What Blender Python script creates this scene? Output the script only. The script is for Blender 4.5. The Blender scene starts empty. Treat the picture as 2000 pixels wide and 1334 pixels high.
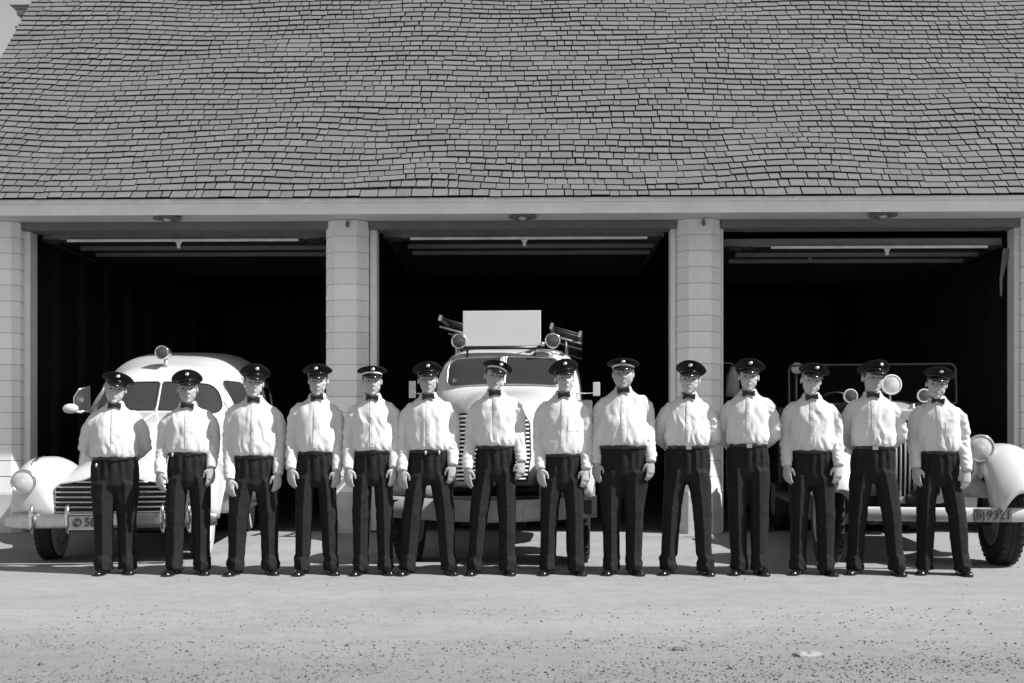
import bpy, bmesh, math, random
import numpy as np
from mathutils import Vector, Matrix, Euler

R = math.radians
S = bpy.context.scene
COL = S.collection

# ------------------------------------------------------------------ camera
CAM_H, FPX, HOR = 1.133, 2098.0, 862.0
cam = bpy.data.cameras.new("camera")
cam_ob = bpy.data.objects.new("camera", cam)
COL.objects.link(cam_ob)
cam.sensor_width = 36.0
cam.lens = 36.0 * FPX / 2000.0
cam.shift_y = (HOR - 667.0) / 2000.0
cam.clip_start, cam.clip_end = 0.1, 2000.0
cam_ob.location = (0, 0, CAM_H)
cam_ob.rotation_euler = (R(90), 0, 0)
S.camera = cam_ob

# ------------------------------------------------------------------ sky, sun, exposure
SUN_EL, SUN_FRONT = 46.0, 19.0           # elevation; degrees in front of the wall line, coming from +x
to_sun = Vector((math.cos(R(SUN_EL)) * math.cos(R(SUN_FRONT)), -math.cos(R(SUN_EL)) * math.sin(R(SUN_FRONT)), math.sin(R(SUN_EL))))
world = bpy.data.worlds.new("World")
S.world = world
world.use_nodes = True
wn = world.node_tree
wn.nodes.clear()
w_out = wn.nodes.new("ShaderNodeOutputWorld")
w_bg = wn.nodes.new("ShaderNodeBackground")
w_sky = wn.nodes.new("ShaderNodeTexSky")
w_bw = wn.nodes.new("ShaderNodeSeparateColor")   # blue-sensitive black and white film: the sky by its blue light
w_sky.sky_type = 'NISHITA'
w_sky.sun_disc = False
w_sky.sun_elevation = R(SUN_EL)
w_sky.sun_rotation = math.atan2(to_sun.x, to_sun.y)
w_sky.air_density, w_sky.dust_density = 1.0, 0.6
w_bg.inputs["Strength"].default_value = 0.071
wn.links.new(w_sky.outputs[0], w_bw.inputs[0])
wn.links.new(w_bw.outputs["Blue"], w_bg.inputs[0])
wn.links.new(w_bg.outputs[0], w_out.inputs[0])

sun = bpy.data.lights.new("sun", 'SUN')
sun.energy = 4.9
sun.angle = R(0.5)
sun.color = (1.0, 1.0, 1.0)
sun_ob = bpy.data.objects.new("sun", sun)
COL.objects.link(sun_ob)
sun_ob.rotation_euler = (-to_sun).to_track_quat('-Z', 'Y').to_euler()
sun_ob.location = (12, -4, 14)

S.view_settings.view_transform = 'Standard'
S.view_settings.look = 'None'
S.view_settings.exposure = 0.64
S.view_settings.gamma = 1.0
S.view_settings.use_curve_mapping = False
S.render.engine = 'CYCLES'
S.cycles.max_bounces = 6
S.cycles.diffuse_bounces = 3
S.cycles.glossy_bounces = 3
S.cycles.use_denoising = True

rng = random.Random(11)
nrng = np.random.default_rng(5)

# ------------------------------------------------------------------ helpers
def mat(name, v, rough=0.6, metal=0.0, spec=0.5, var=0.0, vscale=6.0, bump=0.0, bscale=40.0, coat=0.0, obrand=0.0, stretch=None, detail=5.0):
    m = bpy.data.materials.new(name)
    m.use_nodes = True
    nt = m.node_tree
    b = nt.nodes["Principled BSDF"]
    b.inputs["Base Color"].default_value = (v, v, v, 1)
    b.inputs["Roughness"].default_value = rough
    b.inputs["Metallic"].default_value = metal
    b.inputs["Specular IOR Level"].default_value = spec
    if coat:
        b.inputs["Coat Weight"].default_value = coat
        b.inputs["Coat Roughness"].default_value = 0.08
    tc = nt.nodes.new("ShaderNodeTexCoord")
    src = tc.outputs["Object"]
    if stretch:
        mp = nt.nodes.new("ShaderNodeMapping")
        mp.inputs["Scale"].default_value = stretch
        nt.links.new(src, mp.inputs["Vector"])
        src = mp.outputs["Vector"]
    fac = None
    if var:
        n = nt.nodes.new("ShaderNodeTexNoise")
        n.inputs["Scale"].default_value = vscale
        n.inputs["Detail"].default_value = detail
        n.inputs["Roughness"].default_value = 0.62
        nt.links.new(src, n.inputs["Vector"])
        mr = nt.nodes.new("ShaderNodeMapRange")
        mr.inputs["From Min"].default_value = 0.28
        mr.inputs["From Max"].default_value = 0.72
        mr.inputs["To Min"].default_value = v * (1 - var)
        mr.inputs["To Max"].default_value = v * (1 + var)
        nt.links.new(n.outputs["Fac"], mr.inputs["Value"])
        fac = mr.outputs["Result"]
    if obrand:
        oi = nt.nodes.new("ShaderNodeObjectInfo")
        mr2 = nt.nodes.new("ShaderNodeMapRange")
        mr2.inputs["To Min"].default_value = 1 - obrand
        mr2.inputs["To Max"].default_value = 1 + obrand
        nt.links.new(oi.outputs["Random"], mr2.inputs["Value"])
        mul = nt.nodes.new("ShaderNodeMath")
        mul.operation = 'MULTIPLY'
        nt.links.new(mr2.outputs["Result"], mul.inputs[0])
        if fac is not None:
            nt.links.new(fac, mul.inputs[1])
        else:
            mul.inputs[1].default_value = v
        fac = mul.outputs[0]
    if fac is not None:
        nt.links.new(fac, b.inputs["Base Color"])
    if bump:
        n2 = nt.nodes.new("ShaderNodeTexNoise")
        n2.inputs["Scale"].default_value = bscale
        n2.inputs["Detail"].default_value = 6
        nt.links.new(src, n2.inputs["Vector"])
        bp = nt.nodes.new("ShaderNodeBump")
        bp.inputs["Strength"].default_value = bump
        bp.inputs["Distance"].default_value = 0.01
        nt.links.new(n2.outputs["Fac"], bp.inputs["Height"])
        nt.links.new(bp.outputs["Normal"], b.inputs["Normal"])
    return m

def tag(o, label=None, cat=None, group=None, kind=None):
    if label: o["label"] = label
    if cat: o["category"] = cat
    if group: o["group"] = group
    if kind: o["kind"] = kind
    return o

def empty(name, loc=(0, 0, 0), rz=0.0, parent=None):
    o = bpy.data.objects.new(name, None)
    o.empty_display_size = 0.2
    COL.objects.link(o)
    o.location = loc
    o.rotation_euler = (0, 0, rz)
    if parent: o.parent = parent
    return o

def link_mesh(name, me, m=None, parent=None, smooth=True, loc=None):
    o = bpy.data.objects.new(name, me)
    COL.objects.link(o)
    if m is not None:
        if len(me.materials) == 0:
            me.materials.append(m)
    if smooth and len(me.polygons):
        me.polygons.foreach_set("use_smooth", np.ones(len(me.polygons), dtype=bool))
    if parent: o.parent = parent
    if loc is not None: o.location = loc
    return o

class MB:
    """collects simple shapes into one mesh"""
    def __init__(self):
        self.v, self.f = [], []
    def add(self, pts, faces):
        n = len(self.v)
        self.v.extend([tuple(p) for p in pts])
        self.f.extend([tuple(i + n for i in f) for f in faces])
    def box(self, c, s, rot=None):
        hx, hy, hz = s[0] / 2, s[1] / 2, s[2] / 2
        P = [Vector((x, y, z)) for x in (-hx, hx) for y in (-hy, hy) for z in (-hz, hz)]
        if rot is not None:
            P = [rot @ p for p in P]
        P = [p + Vector(c) for p in P]
        self.add(P, [(0, 1, 3, 2), (4, 6, 7, 5), (0, 4, 5, 1), (2, 3, 7, 6), (0, 2, 6, 4), (1, 5, 7, 3)])
    def b2(self, a, b):
        self.box([(a[i] + b[i]) / 2 for i in range(3)], [abs(b[i] - a[i]) for i in range(3)])
    def rings(self, rings, cap0=True, cap1=True, closed=True):
        n = len(rings[0])
        pts = [p for r in rings for p in r]
        F = []
        for i in range(len(rings) - 1):
            for j in range(n if closed else n - 1):
                k = (j + 1) % n
                F.append((i * n + j, i * n + k, (i + 1) * n + k, (i + 1) * n + j))
        if cap0: F.append(tuple(reversed(range(n))))
        if cap1: F.append(tuple(range((len(rings) - 1) * n, len(rings) * n)))
        self.add(pts, F)
    def tube(self, pts, radii, n=8, cap=True, ref=None, closed=False):
        """radii: number or (a,b); a along ref side axis, b along the other"""
        pts = [Vector(p) for p in pts]
        m = len(pts)
        if not isinstance(radii, (list,)): radii = [radii] * m
        rr = []
        prev = None
        for i in range(m):
            if closed:
                d = pts[(i + 1) % m] - pts[(i - 1) % m]
            else:
                d = pts[min(i + 1, m - 1)] - pts[max(i - 1, 0)]
            d.normalize()
            if prev is None:
                a = Vector(ref) if ref is not None else (Vector((1, 0, 0)) if abs(d.x) < 0.8 else Vector((0, 1, 0)))
            else:
                a = prev
            a = a - d * a.dot(d)
            if a.length < 1e-5: a = d.orthogonal()
            a.normalize()
            prev = a
            b = d.cross(a)
            r = radii[i]
            ra, rb = (r, r) if not isinstance(r, tuple) else r
            rr.append([pts[i] + a * (math.cos(2 * math.pi * j / n) * ra) + b * (math.sin(2 * math.pi * j / n) * rb) for j in range(n)])
        if closed:
            rr.append(rr[0])
            self.rings(rr, False, False)
        else:
            self.rings(rr, cap, cap)
    def ball(self, c, r, n=10, m=7, M=None):
        if not isinstance(r, (tuple, list)): r = (r, r, r)
        rr = []
        c = Vector(c)
        for i in range(m + 1):
            ph = math.pi * (i + 0.02) / (m + 0.04)
            ring = []
            for j in range(n):
                th = 2 * math.pi * j / n
                p = Vector((r[0] * math.sin(ph) * math.cos(th), r[1] * math.sin(ph) * math.sin(th), r[2] * math.cos(ph)))
                if M is not None: p = M @ p
                ring.append(c + p)
            rr.append(ring)
        self.rings(rr)
    def lathe(self, prof, c=(0, 0, 0), axis='y', n=24, cap=False):
        """prof: (radius, distance along the axis)"""
        rr = []
        for r, t in prof:
            ring = []
            for j in range(n):
                a = 2 * math.pi * j / n
                u, w = r * math.cos(a), r * math.sin(a)
                p = {'y': (u, t, w), 'x': (t, u, w), 'z': (u, w, t)}[axis]
                ring.append((p[0] + c[0], p[1] + c[1], p[2] + c[2]))
            rr.append(ring)
        self.rings(rr, cap, cap)
    def xf(self, M):
        self.v = [tuple(M @ Vector(p)) for p in self.v]
        return self
    def mesh(self, name):
        me = bpy.data.meshes.new(name)
        me.from_pydata(self.v, [], self.f)
        bm = bmesh.new()
        bm.from_mesh(me)
        bmesh.ops.recalc_face_normals(bm, faces=bm.faces)
        bm.to_mesh(me)
        bm.free()
        return me
    def build(self, name, m, parent=None, smooth=False, bevel=0.0, loc=None, seg=2, sharp=None):
        me = self.mesh(name)
        if bevel:
            bm = bmesh.new()
            bm.from_mesh(me)
            bmesh.ops.bevel(bm, geom=[e for e in bm.edges if len(e.link_faces) == 2 and e.calc_face_angle(0) > R(30)], offset=bevel, segments=seg, affect='EDGES', profile=0.6)
            bm.to_mesh(me)
            bm.free()
        o = link_mesh(name, me, m, parent, smooth, loc)
        if smooth and sharp is not None:
            me.set_sharp_from_angle(angle=R(sharp))
        return o

def remesh(mb, voxel, smooth=3, decim=1.0):
    me = mb.mesh("tmp")
    o = bpy.data.objects.new("tmp", me)
    COL.objects.link(o)
    md = o.modifiers.new("r", 'REMESH')
    md.mode = 'VOXEL'
    md.voxel_size = voxel
    if smooth:
        sm = o.modifiers.new("s", 'SMOOTH')
        sm.factor = 0.5
        sm.iterations = smooth
    if decim < 1:
        d = o.modifiers.new("d", 'DECIMATE')
        d.ratio = decim
    dg = bpy.context.evaluated_depsgraph_get()
    out = bpy.data.meshes.new_from_object(o.evaluated_get(dg))
    bpy.data.objects.remove(o)
    bpy.data.meshes.remove(me)
    return out

def vco(me):
    a = np.empty(len(me.vertices) * 3)
    me.vertices.foreach_get("co", a)
    return a.reshape(-1, 3)

def vno(me):
    a = np.empty(len(me.vertices) * 3)
    me.vertex_normals.foreach_get("vector", a)
    return a.reshape(-1, 3)

def setco(me, P):
    me.vertices.foreach_set("co", P.ravel())
    me.update()

def wnoise(P, freq, seed, oct=3):
    g = np.random.default_rng(seed)
    out = np.zeros(len(P))
    amp = 1.0
    Q = P * freq
    for o in range(oct):
        for k in range(4):
            d = g.normal(size=3)
            d /= np.linalg.norm(d)
            w = g.normal(size=3) * 0.6
            out += amp * 0.25 * np.sin(Q @ d * 2 * math.pi + g.uniform(0, 6.28) + 1.3 * np.sin(Q @ w * 2.0 + g.uniform(0, 6.28)))
        amp *= 0.5
        Q = Q * 2.03
    return out

def pchip(xs, ys):
    xs, ys = np.array(xs, float), np.array(ys, float)
    h = np.diff(xs)
    d = np.diff(ys) / h
    m = np.zeros(len(xs))
    for i in range(1, len(xs) - 1):
        if d[i - 1] * d[i] > 0:
            w1, w2 = 2 * h[i] + h[i - 1], h[i] + 2 * h[i - 1]
            m[i] = (w1 + w2) / (w1 / d[i - 1] + w2 / d[i])
    m[0], m[-1] = d[0], d[-1]
    def f(x):
        x = np.clip(np.asarray(x, float), xs[0], xs[-1])
        i = np.clip(np.searchsorted(xs, x, side='right') - 1, 0, len(xs) - 2)
        t = (x - xs[i]) / h[i]
        t2, t3 = t * t, t * t * t
        return (2 * t3 - 3 * t2 + 1) * ys[i] + (t3 - 2 * t2 + t) * h[i] * m[i] + (-2 * t3 + 3 * t2) * ys[i + 1] + (t3 - t2) * h[i] * m[i + 1]
    return f

def px2x(px, d):
    return (px - 1000.0) / FPX * d
def py2z(py, d):
    return CAM_H + (HOR - py) / FPX * d

def text_mesh(txt, size, depth, name, m, parent, loc, rot=(R(90), 0, 0), align='CENTER'):
    cu = bpy.data.curves.new("t", 'FONT')
    cu.body = txt
    cu.size = size
    cu.extrude = depth
    cu.align_x = align
    cu.align_y = 'CENTER'
    t = bpy.data.objects.new("t", cu)
    COL.objects.link(t)
    dg = bpy.context.evaluated_depsgraph_get()
    me = bpy.data.meshes.new_from_object(t.evaluated_get(dg))
    bpy.data.objects.remove(t)
    o = link_mesh(name, me, m, parent, False)
    o.location = loc
    o.rotation_euler = rot
    return o

# ------------------------------------------------------------------ materials (all neutral greys: the place was photographed in black and white)
M = {}
M["ground"] = mat("gravel_dirt", 0.40, 0.95, spec=0.1)
M["concrete"] = mat("concrete", 0.42, 0.9, spec=0.2, var=0.10, vscale=3.5, bump=0.2, bscale=90)
M["plinth"] = mat("plinth_concrete", 0.56, 0.9, spec=0.2, var=0.16, vscale=5, bump=0.35, bscale=60)
M["siding"] = mat("painted_siding", 0.86, 0.65, spec=0.3, var=0.06, vscale=7, bump=0.08, bscale=50, obrand=0.05)
M["trim"] = mat("painted_trim", 0.76, 0.6, spec=0.3, var=0.07, vscale=6, bump=0.06, bscale=60)
M["fascia"] = mat("painted_fascia", 0.74, 0.6, spec=0.3, var=0.08, vscale=3)
M["soffit"] = mat("painted_soffit", 0.60, 0.7, spec=0.2, var=0.08, vscale=3)
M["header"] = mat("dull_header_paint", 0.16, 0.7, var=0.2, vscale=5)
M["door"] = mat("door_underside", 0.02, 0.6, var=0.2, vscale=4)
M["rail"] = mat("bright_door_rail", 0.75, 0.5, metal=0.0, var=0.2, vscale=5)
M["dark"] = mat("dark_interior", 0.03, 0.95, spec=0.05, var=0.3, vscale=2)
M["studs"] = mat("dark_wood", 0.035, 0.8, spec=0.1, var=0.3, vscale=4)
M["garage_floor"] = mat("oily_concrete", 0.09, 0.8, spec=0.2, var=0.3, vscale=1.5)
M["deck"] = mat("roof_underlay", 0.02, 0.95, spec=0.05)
M["white_paint"] = mat("white_vehicle_paint", 0.52, 0.35, coat=0.5, var=0.03, vscale=2)
M["chrome"] = mat("chrome", 0.72, 0.16, metal=1.0)
M["dull_chrome"] = mat("worn_chrome", 0.55, 0.32, metal=1.0, var=0.12, vscale=20)
M["glass"] = mat("dark_window_glass", 0.035, 0.08, spec=0.28)
M["black_rubber"] = mat("tyre_rubber", 0.022, 0.75, spec=0.3, var=0.3, vscale=14)
M["black_metal"] = mat("black_enamel", 0.012, 0.35)
M["grey_metal"] = mat("grey_steel", 0.25, 0.5, metal=0.3)
M["lens"] = mat("lamp_lens", 0.5, 0.12, spec=0.8, var=0.35, vscale=9, bump=0.2, bscale=60)
M["dim_lens"] = mat("dark_lamp_lens", 0.06, 0.12, spec=0.7, var=0.5, vscale=14)
M["plate"] = mat("licence_plate_enamel", 0.17, 0.5, var=0.15, vscale=30)
M["plate_text"] = mat("licence_plate_figures", 0.03, 0.5)
M["board"] = mat("white_board", 0.60, 0.7, spec=0.2, var=0.03, vscale=5)
M["wood"] = mat("ladder_wood", 0.018, 0.6, var=0.2, vscale=12)
M["skin"] = mat("skin", 0.36, 0.55, spec=0.35, var=0.08, vscale=30, obrand=0.13)
M["shirt"] = mat("white_cotton", 0.58, 0.9, spec=0.15, bump=0.12, bscale=35)
M["trousers"] = mat("dark_wool", 0.016, 0.85, spec=0.12, var=0.2, vscale=30)
M["felt"] = mat("cap_cloth", 0.010, 0.8, spec=0.2)
M["patent"] = mat("patent_leather", 0.008, 0.15, spec=0.6)
M["leather"] = mat("black_leather", 0.010, 0.3, spec=0.5)
M["tie"] = mat("tie_silk", 0.008, 0.55)
M["hair"] = mat("dark_hair", 0.035, 0.6, var=0.3, vscale=60, obrand=0.5)
M["grey_hair"] = mat("grey_hair", 0.20, 0.6, var=0.3, vscale=60)
M["eye"] = mat("eye", 0.03, 0.3)
M["lip"] = mat("lips", 0.20, 0.55)
M["badge"] = mat("nickel_badge", 0.62, 0.35, metal=0.8)
M["strap"] = mat("white_strap", 0.72, 0.5)
# ================================================================== ground
def make_ground():
    m = M["ground"]
    nt = m.node_tree
    b = nt.nodes["Principled BSDF"]
    tc = nt.nodes.new("ShaderNodeTexCoord")
    def noise(scale, detail, stretch=None, rough=0.6):
        n = nt.nodes.new("ShaderNodeTexNoise")
        n.inputs["Scale"].default_value = scale
        n.inputs["Detail"].default_value = detail
        n.inputs["Roughness"].default_value = rough
        if stretch:
            mp = nt.nodes.new("ShaderNodeMapping")
            mp.inputs["Scale"].default_value = stretch
            nt.links.new(tc.outputs["Object"], mp.inputs["Vector"])
            nt.links.new(mp.outputs["Vector"], n.inputs["Vector"])
        else:
            nt.links.new(tc.outputs["Object"], n.inputs["Vector"])
        return n.outputs["Fac"]
    def rng_(v, a, c):
        r = nt.nodes.new("ShaderNodeMapRange")
        r.inputs["From Min"].default_value = 0.3
        r.inputs["From Max"].default_value = 0.7
        r.inputs["To Min"].default_value = a
        r.inputs["To Max"].default_value = c
        nt.links.new(v, r.inputs["Value"])
        return r.outputs["Result"]
    def mul(a, c):
        x = nt.nodes.new("ShaderNodeMath")
        x.operation = 'MULTIPLY'
        nt.links.new(a, x.inputs[0])
        if isinstance(c, float): x.inputs[1].default_value = c
        else: nt.links.new(c, x.inputs[1])
        return x.outputs[0]
    sx = nt.nodes.new("ShaderNodeSeparateXYZ")
    nt.links.new(tc.outputs["Object"], sx.inputs[0])
    yy = nt.nodes.new("ShaderNodeMapRange")          # loose gravel shows through the dust toward the street
    yy.interpolation_type = 'SMOOTHSTEP'
    yy.inputs["From Min"].default_value, yy.inputs["From Max"].default_value = 5.2, 6.9
    yy.inputs["To Min"].default_value, yy.inputs["To Max"].default_value = 0.84, 1.09
    nt.links.new(sx.outputs["Y"], yy.inputs["Value"])
    big = rng_(noise(0.9, 8, (0.5, 1.3, 1), 0.7), 0.88, 1.10)     # long wheel-swept streaks of dust
    mid = rng_(noise(7, 6, (0.7, 1.2, 1), 0.7), 0.88, 1.12)
    fine = rng_(noise(120, 4, None, 0.75), 0.62, 1.38)
    v = mul(mul(mul(mul(big, mid), fine), rng_(noise(38, 3, (0.6, 1.3, 1)), 0.90, 1.10)), 0.24)
    v = mul(v, yy.outputs["Result"])
    nt.links.new(v, b.inputs["Base Color"])
    bp = nt.nodes.new("ShaderNodeBump")
    bp.inputs["Strength"].default_value = 0.5
    bp.inputs["Distance"].default_value = 0.012
    nt.links.new(noise(70, 8, None, 0.7), bp.inputs["Height"])
    nt.links.new(bp.outputs["Normal"], b.inputs["Normal"])
    mb = MB()
    mb.add([(-300, -300, 0), (300, -300, 0), (300, 300, 0), (-300, 300, 0)], [(0, 1, 2, 3)])
    tag(mb.build("ground", m), kind="structure")

make_ground()
def make_gravel():
    """loose stones lying on the dirt; few near the men, thick near the front"""
    bm = bmesh.new()
    bmesh.ops.create_cone(bm, cap_ends=False, segments=4, radius1=1.0, radius2=0.55, depth=0.9)
    bmesh.ops.holes_fill(bm, edges=bm.edges)
    bmesh.ops.triangulate(bm, faces=bm.faces)
    base = np.array([v.co[:] for v in bm.verts])
    faces = [tuple(v.index for v in f.verts) for f in bm.faces]
    bm.free()
    V, F, off = [], [], 0
    n = 0
    patch_seed = 3
    while n < 24000:
        y = 4.3 + 5.6 * (nrng.random() ** 2.5)
        x = nrng.uniform(-0.62, 0.62) * y
        dens = wnoise(np.array([[x * 0.5, y * 1.4, 0.0]]), 0.8, patch_seed, 2)[0]
        if y > 6.1 and nrng.random() > 0.16 + 0.20 * dens: continue
        if y > 7.4 and nrng.random() > 0.10: continue
        if nrng.random() > 0.62 + 0.8 * dens: continue
        r = 0.0026 + 0.0074 * nrng.random() ** 2.4
        if nrng.random() < 0.008: r *= 1.7
        s = np.array([r * nrng.uniform(0.8, 1.5), r * nrng.uniform(0.8, 1.4), r * nrng.uniform(0.5, 0.95)])
        P = base * s * nrng.uniform(0.7, 1.25, size=(len(base), 3))
        a = nrng.uniform(0, 6.28)
        P = P @ np.array([[math.cos(a), -math.sin(a), 0], [math.sin(a), math.cos(a), 0], [0, 0, 1]])
        P += np.array([x, y, s[2] * 0.45])
        V.append(P)
        F.extend([tuple(i + off for i in f) for f in faces])
        off += len(P)
        n += 1
    me = bpy.data.meshes.new("gravel")
    me.from_pydata(np.vstack(V).tolist(), [], F)
    m = mat("gravel_stone", 0.15, 0.9, spec=0.2, var=0.55, vscale=22, detail=1)
    tag(link_mesh("gravel", me, m, None, False), kind="stuff")
    st = MB()
    st.rings([[(a * .075 * (1 + .25 * math.sin(3 * t + 1)), b * .042 * (1 + .2 * math.sin(2 * t)), h * (1 + .4 * math.sin(t * 2 + 1))) for t in np.linspace(0, 6.28, 12, endpoint=False) for a, b in ((math.cos(t) * q, math.sin(t) * q),)] for q, h in ((1.0, 0.001), (.95, .010), (.65, .017), (.2, .019))])
    o = st.build("stone", mat("pale_stone", 0.26, 0.9, var=0.15, vscale=30), None, False)
    d = FPX * CAM_H / (1281 - HOR)
    o.location = (px2x(1575, d), d, 0)
    tag(o, "flat pale stone lying among the gravel in front of the men", "stone")
    st = MB()
    st.rings([[(math.cos(t) * q * .035 * (1 + .25 * math.sin(3 * t + 2)), math.sin(t) * q * .025 * (1 + .2 * math.sin(2 * t)), h) for t in np.linspace(0, 6.28, 10, endpoint=False)] for q, h in ((1.0, 0.0), (.9, .010), (.5, .018), (.1, .019))])
    o = st.build("stone", mat("dark_stone", 0.10, 0.9, var=0.2, vscale=30), None, False)
    d = FPX * CAM_H / (1270 - HOR)
    o.location = (px2x(1322, d), d, 0)
    tag(o, "dark lump of stone on the dirt beside the flat pale stone", "stone")
make_gravel()

# ================================================================== fire station
YAW = R(-1.2)
station = empty("fire_station", (0, 13.2, 0), YAW)
tag(station, "low fire station with white siding, three open vehicle bays and a steep wavy shingle roof", "fire station")
SOF = 3.87
SLOPE = R(52)
CS, SN = math.cos(SLOPE), math.sin(SLOPE)
EY, EZ = -0.85, 3.945       # eave edge
EXPO = 0.1135
RAKE = -6.80

def roof():
    mb = MB()
    L = 8.4
    tops = []
    def P(x, s, n): return (x, EY + s * CS - n * SN, EZ + s * SN + n * CS)
    # deck below the shingles, ridge, and a plain back slope
    a = [P(RAKE + 0.05, 0.06, -0.01), P(9, 0.06, -0.01), P(9, L, -0.01), P(RAKE + 0.05, L, -0.01)]
    c = [P(RAKE + 0.05, 0.06, -0.05), P(9, 0.06, -0.05), P(9, L, -0.05), P(RAKE + 0.05, L, -0.05)]
    mb.add(a + c, [(0, 1, 2, 3), (7, 6, 5, 4), (0, 4, 5, 1), (1, 5, 6, 2), (3, 2, 6, 7), (0, 3, 7, 4)])
    ry, rz = P(0, L, 0)[1], P(0, L, 0)[2]
    mb.add([(RAKE, ry, rz), (9, ry, rz), (9, ry + 5.5, rz - 6.6), (RAKE, ry + 5.5, rz - 6.6)], [(0, 1, 2, 3)])
    rf = mb.build("roof", M["deck"], station)
    # shingle materials
    def shmat(nm, attr):
        m = mat(nm, 0.2, 0.9, spec=0.1)
        nt = m.node_tree
        b = nt.nodes["Principled BSDF"]
        tc = nt.nodes.new("ShaderNodeTexCoord")
        n = nt.nodes.new("ShaderNodeTexNoise")
        n.inputs["Scale"].default_value = 26
        n.inputs["Detail"].default_value = 5
        mp = nt.nodes.new("ShaderNodeMapping")
        mp.inputs["Scale"].default_value = (1.0, 0.25, 1.0)
        geo = nt.nodes.new("ShaderNodeNewGeometry")
        nt.links.new(geo.outputs["Position"], mp.inputs["Vector"])
        nt.links.new(mp.outputs["Vector"], n.inputs["Vector"])
        g = nt.nodes.new("ShaderNodeMapRange")
        g.inputs["From Min"].default_value, g.inputs["From Max"].default_value = 0.3, 0.7
        g.inputs["To Min"].default_value, g.inputs["To Max"].default_value = 0.93, 1.07
        nt.links.new(n.outputs["Fac"], g.inputs["Value"])
        r = nt.nodes.new("ShaderNodeMapRange")
        r.inputs["To Min"].default_value, r.inputs["To Max"].default_value = 0.130, 0.160
        if attr:
            at = nt.nodes.new("ShaderNodeAttribute")
            at.attribute_name = "tone"
            nt.links.new(at.outputs["Fac"], r.inputs["Value"])
        else:
            oi = nt.nodes.new("ShaderNodeObjectInfo")
            nt.links.new(oi.outputs["Random"], r.inputs["Value"])
        x = nt.nodes.new("ShaderNodeMath")
        x.operation = 'MULTIPLY'
        nt.links.new(g.outputs["Result"], x.inputs[0])
        nt.links.new(r.outputs["Result"], x.inputs[1])
        nt.links.new(x.outputs[0], b.inputs["Base Color"])
        return m
    mA, mB_ = shmat("weathered_shingle", True), shmat("weathered_shingle_single", False)
    butt = mat("shingle_gap_shade", 0.018, 0.95, spec=0.05)  # near-black colour paints the shade in the gaps between shingles
    LEN, TH, LIFT = 0.19, 0.012, 0.016
    def wedge(w, l=LEN):
        z0, z1 = LIFT, -0.006
        return [(0, 0, z0), (w, 0, z0), (w, 0, z0 + TH), (0, 0, z0 + TH), (0, l, z1), (w, l, z1), (w, l, z1 + TH * 0.6), (0, l, z1 + TH * 0.6)]
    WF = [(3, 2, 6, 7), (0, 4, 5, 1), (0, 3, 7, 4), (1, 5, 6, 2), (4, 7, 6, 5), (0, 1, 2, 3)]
    unit = bpy.data.meshes.new("shingle")
    unit.from_pydata(wedge(1.0), [], WF)
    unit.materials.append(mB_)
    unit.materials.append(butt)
    for q_ in (2, 3, 5): unit.polygons[q_].material_index = 1      # lower end and both sides carry the painted gap shade
    V, F, T, MI = [], [], [], []
    singles = 0
    rs = np.random.default_rng(21)
    nrow = int(L / EXPO)
    for row in range(nrow):
        # top rows sit on the wider upper roof that overhangs the gable cornice
        s_base = row * EXPO
        zt = EZ + s_base * SN
        x0 = RAKE if zt < 7.27 else -7.13 + 0.35 * (zt - 7.27) * 0.9
        x = x0 - (0.0 if row else 0.0)
        while x < 8.6:
            w = float(np.clip(rs.lognormal(math.log(0.175), 0.33), 0.085, 0.32))
            xc = x + w / 2
            q = np.array([[xc, row * 0.1, 0.3]])
            taper = min(1.0, row / 2.0)
            amp = 0.080 if xc < 0.5 else 0.066
            wv = amp * taper * wnoise(q * np.array([0.27, 0.42, 1]), 0.95, 77, 2)[0]
            wv2 = amp * taper * wnoise((q + np.array([[0.06, 0, 0]])) * np.array([0.27, 0.42, 1]), 0.95, 77, 2)[0]
            slope_x = (wv2 - wv) / 0.06
            n_off = 0.012 * taper * wnoise(q * np.array([0.5, 1.0, 1]), 1.0, 79, 2)[0]
            s = s_base + wv + rs.normal(0, 0.0055) + (0 if row else -0.01)
            rot = math.atan(slope_x) + rs.normal(0, 0.010)
            gap = float(rs.uniform(0.008, 0.016))
            px, py, pz = P(x, s - 0.5 * w * math.sin(rot), n_off + rs.uniform(0, 0.002))
            if row < 4 and singles < 300 and -6.2 < x < 6.1:
                o = bpy.data.objects.new("shingle", unit)
                COL.objects.link(o)
                o.parent = rf
                o.location = (px, py, pz)
                o.rotation_euler = (Matrix.Rotation(SLOPE, 3, 'X') @ Matrix.Rotation(rot, 3, 'Z')).to_euler()
                o.scale = (w - gap, 1, 1)
                singles += 1
            else:
                Rm = np.array(Matrix.Rotation(SLOPE, 3, 'X') @ Matrix.Rotation(rot, 3, 'Z'))
                pts = np.array(wedge(w - gap)) @ Rm.T + np.array([px, py, pz])
                k = len(V) * 8
                V.append(pts)
                F.extend([tuple(i + k for i in f) for f in WF])
                T.extend([float(rs.random())] * 8)
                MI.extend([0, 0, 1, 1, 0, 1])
            x += w
    me = bpy.data.meshes.new("shingles")
    me.from_pydata(np.vstack(V).tolist(), [], F)
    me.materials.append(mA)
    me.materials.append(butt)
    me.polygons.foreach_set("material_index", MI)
    at = me.attributes.new("tone", 'FLOAT', 'POINT')
    at.data.foreach_set("value", T)
    o = link_mesh("shingles", me, None, rf, False)
    o["kind"] = "stuff"
    # moulded cornice at the gable end, under the upper roof
    def zz(py): return CAM_H + (HOR - py) / FPX * 15.25
    cn = MB()
    prof = [(12, 15, -7.14), (15, 19, -7.10), (19, 30, -7.07), (30, 34, -7.04), (34, 52, -7.005), (52, 57, -7.085), (57, 61, -7.05), (61, 130, -7.005)]
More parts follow.
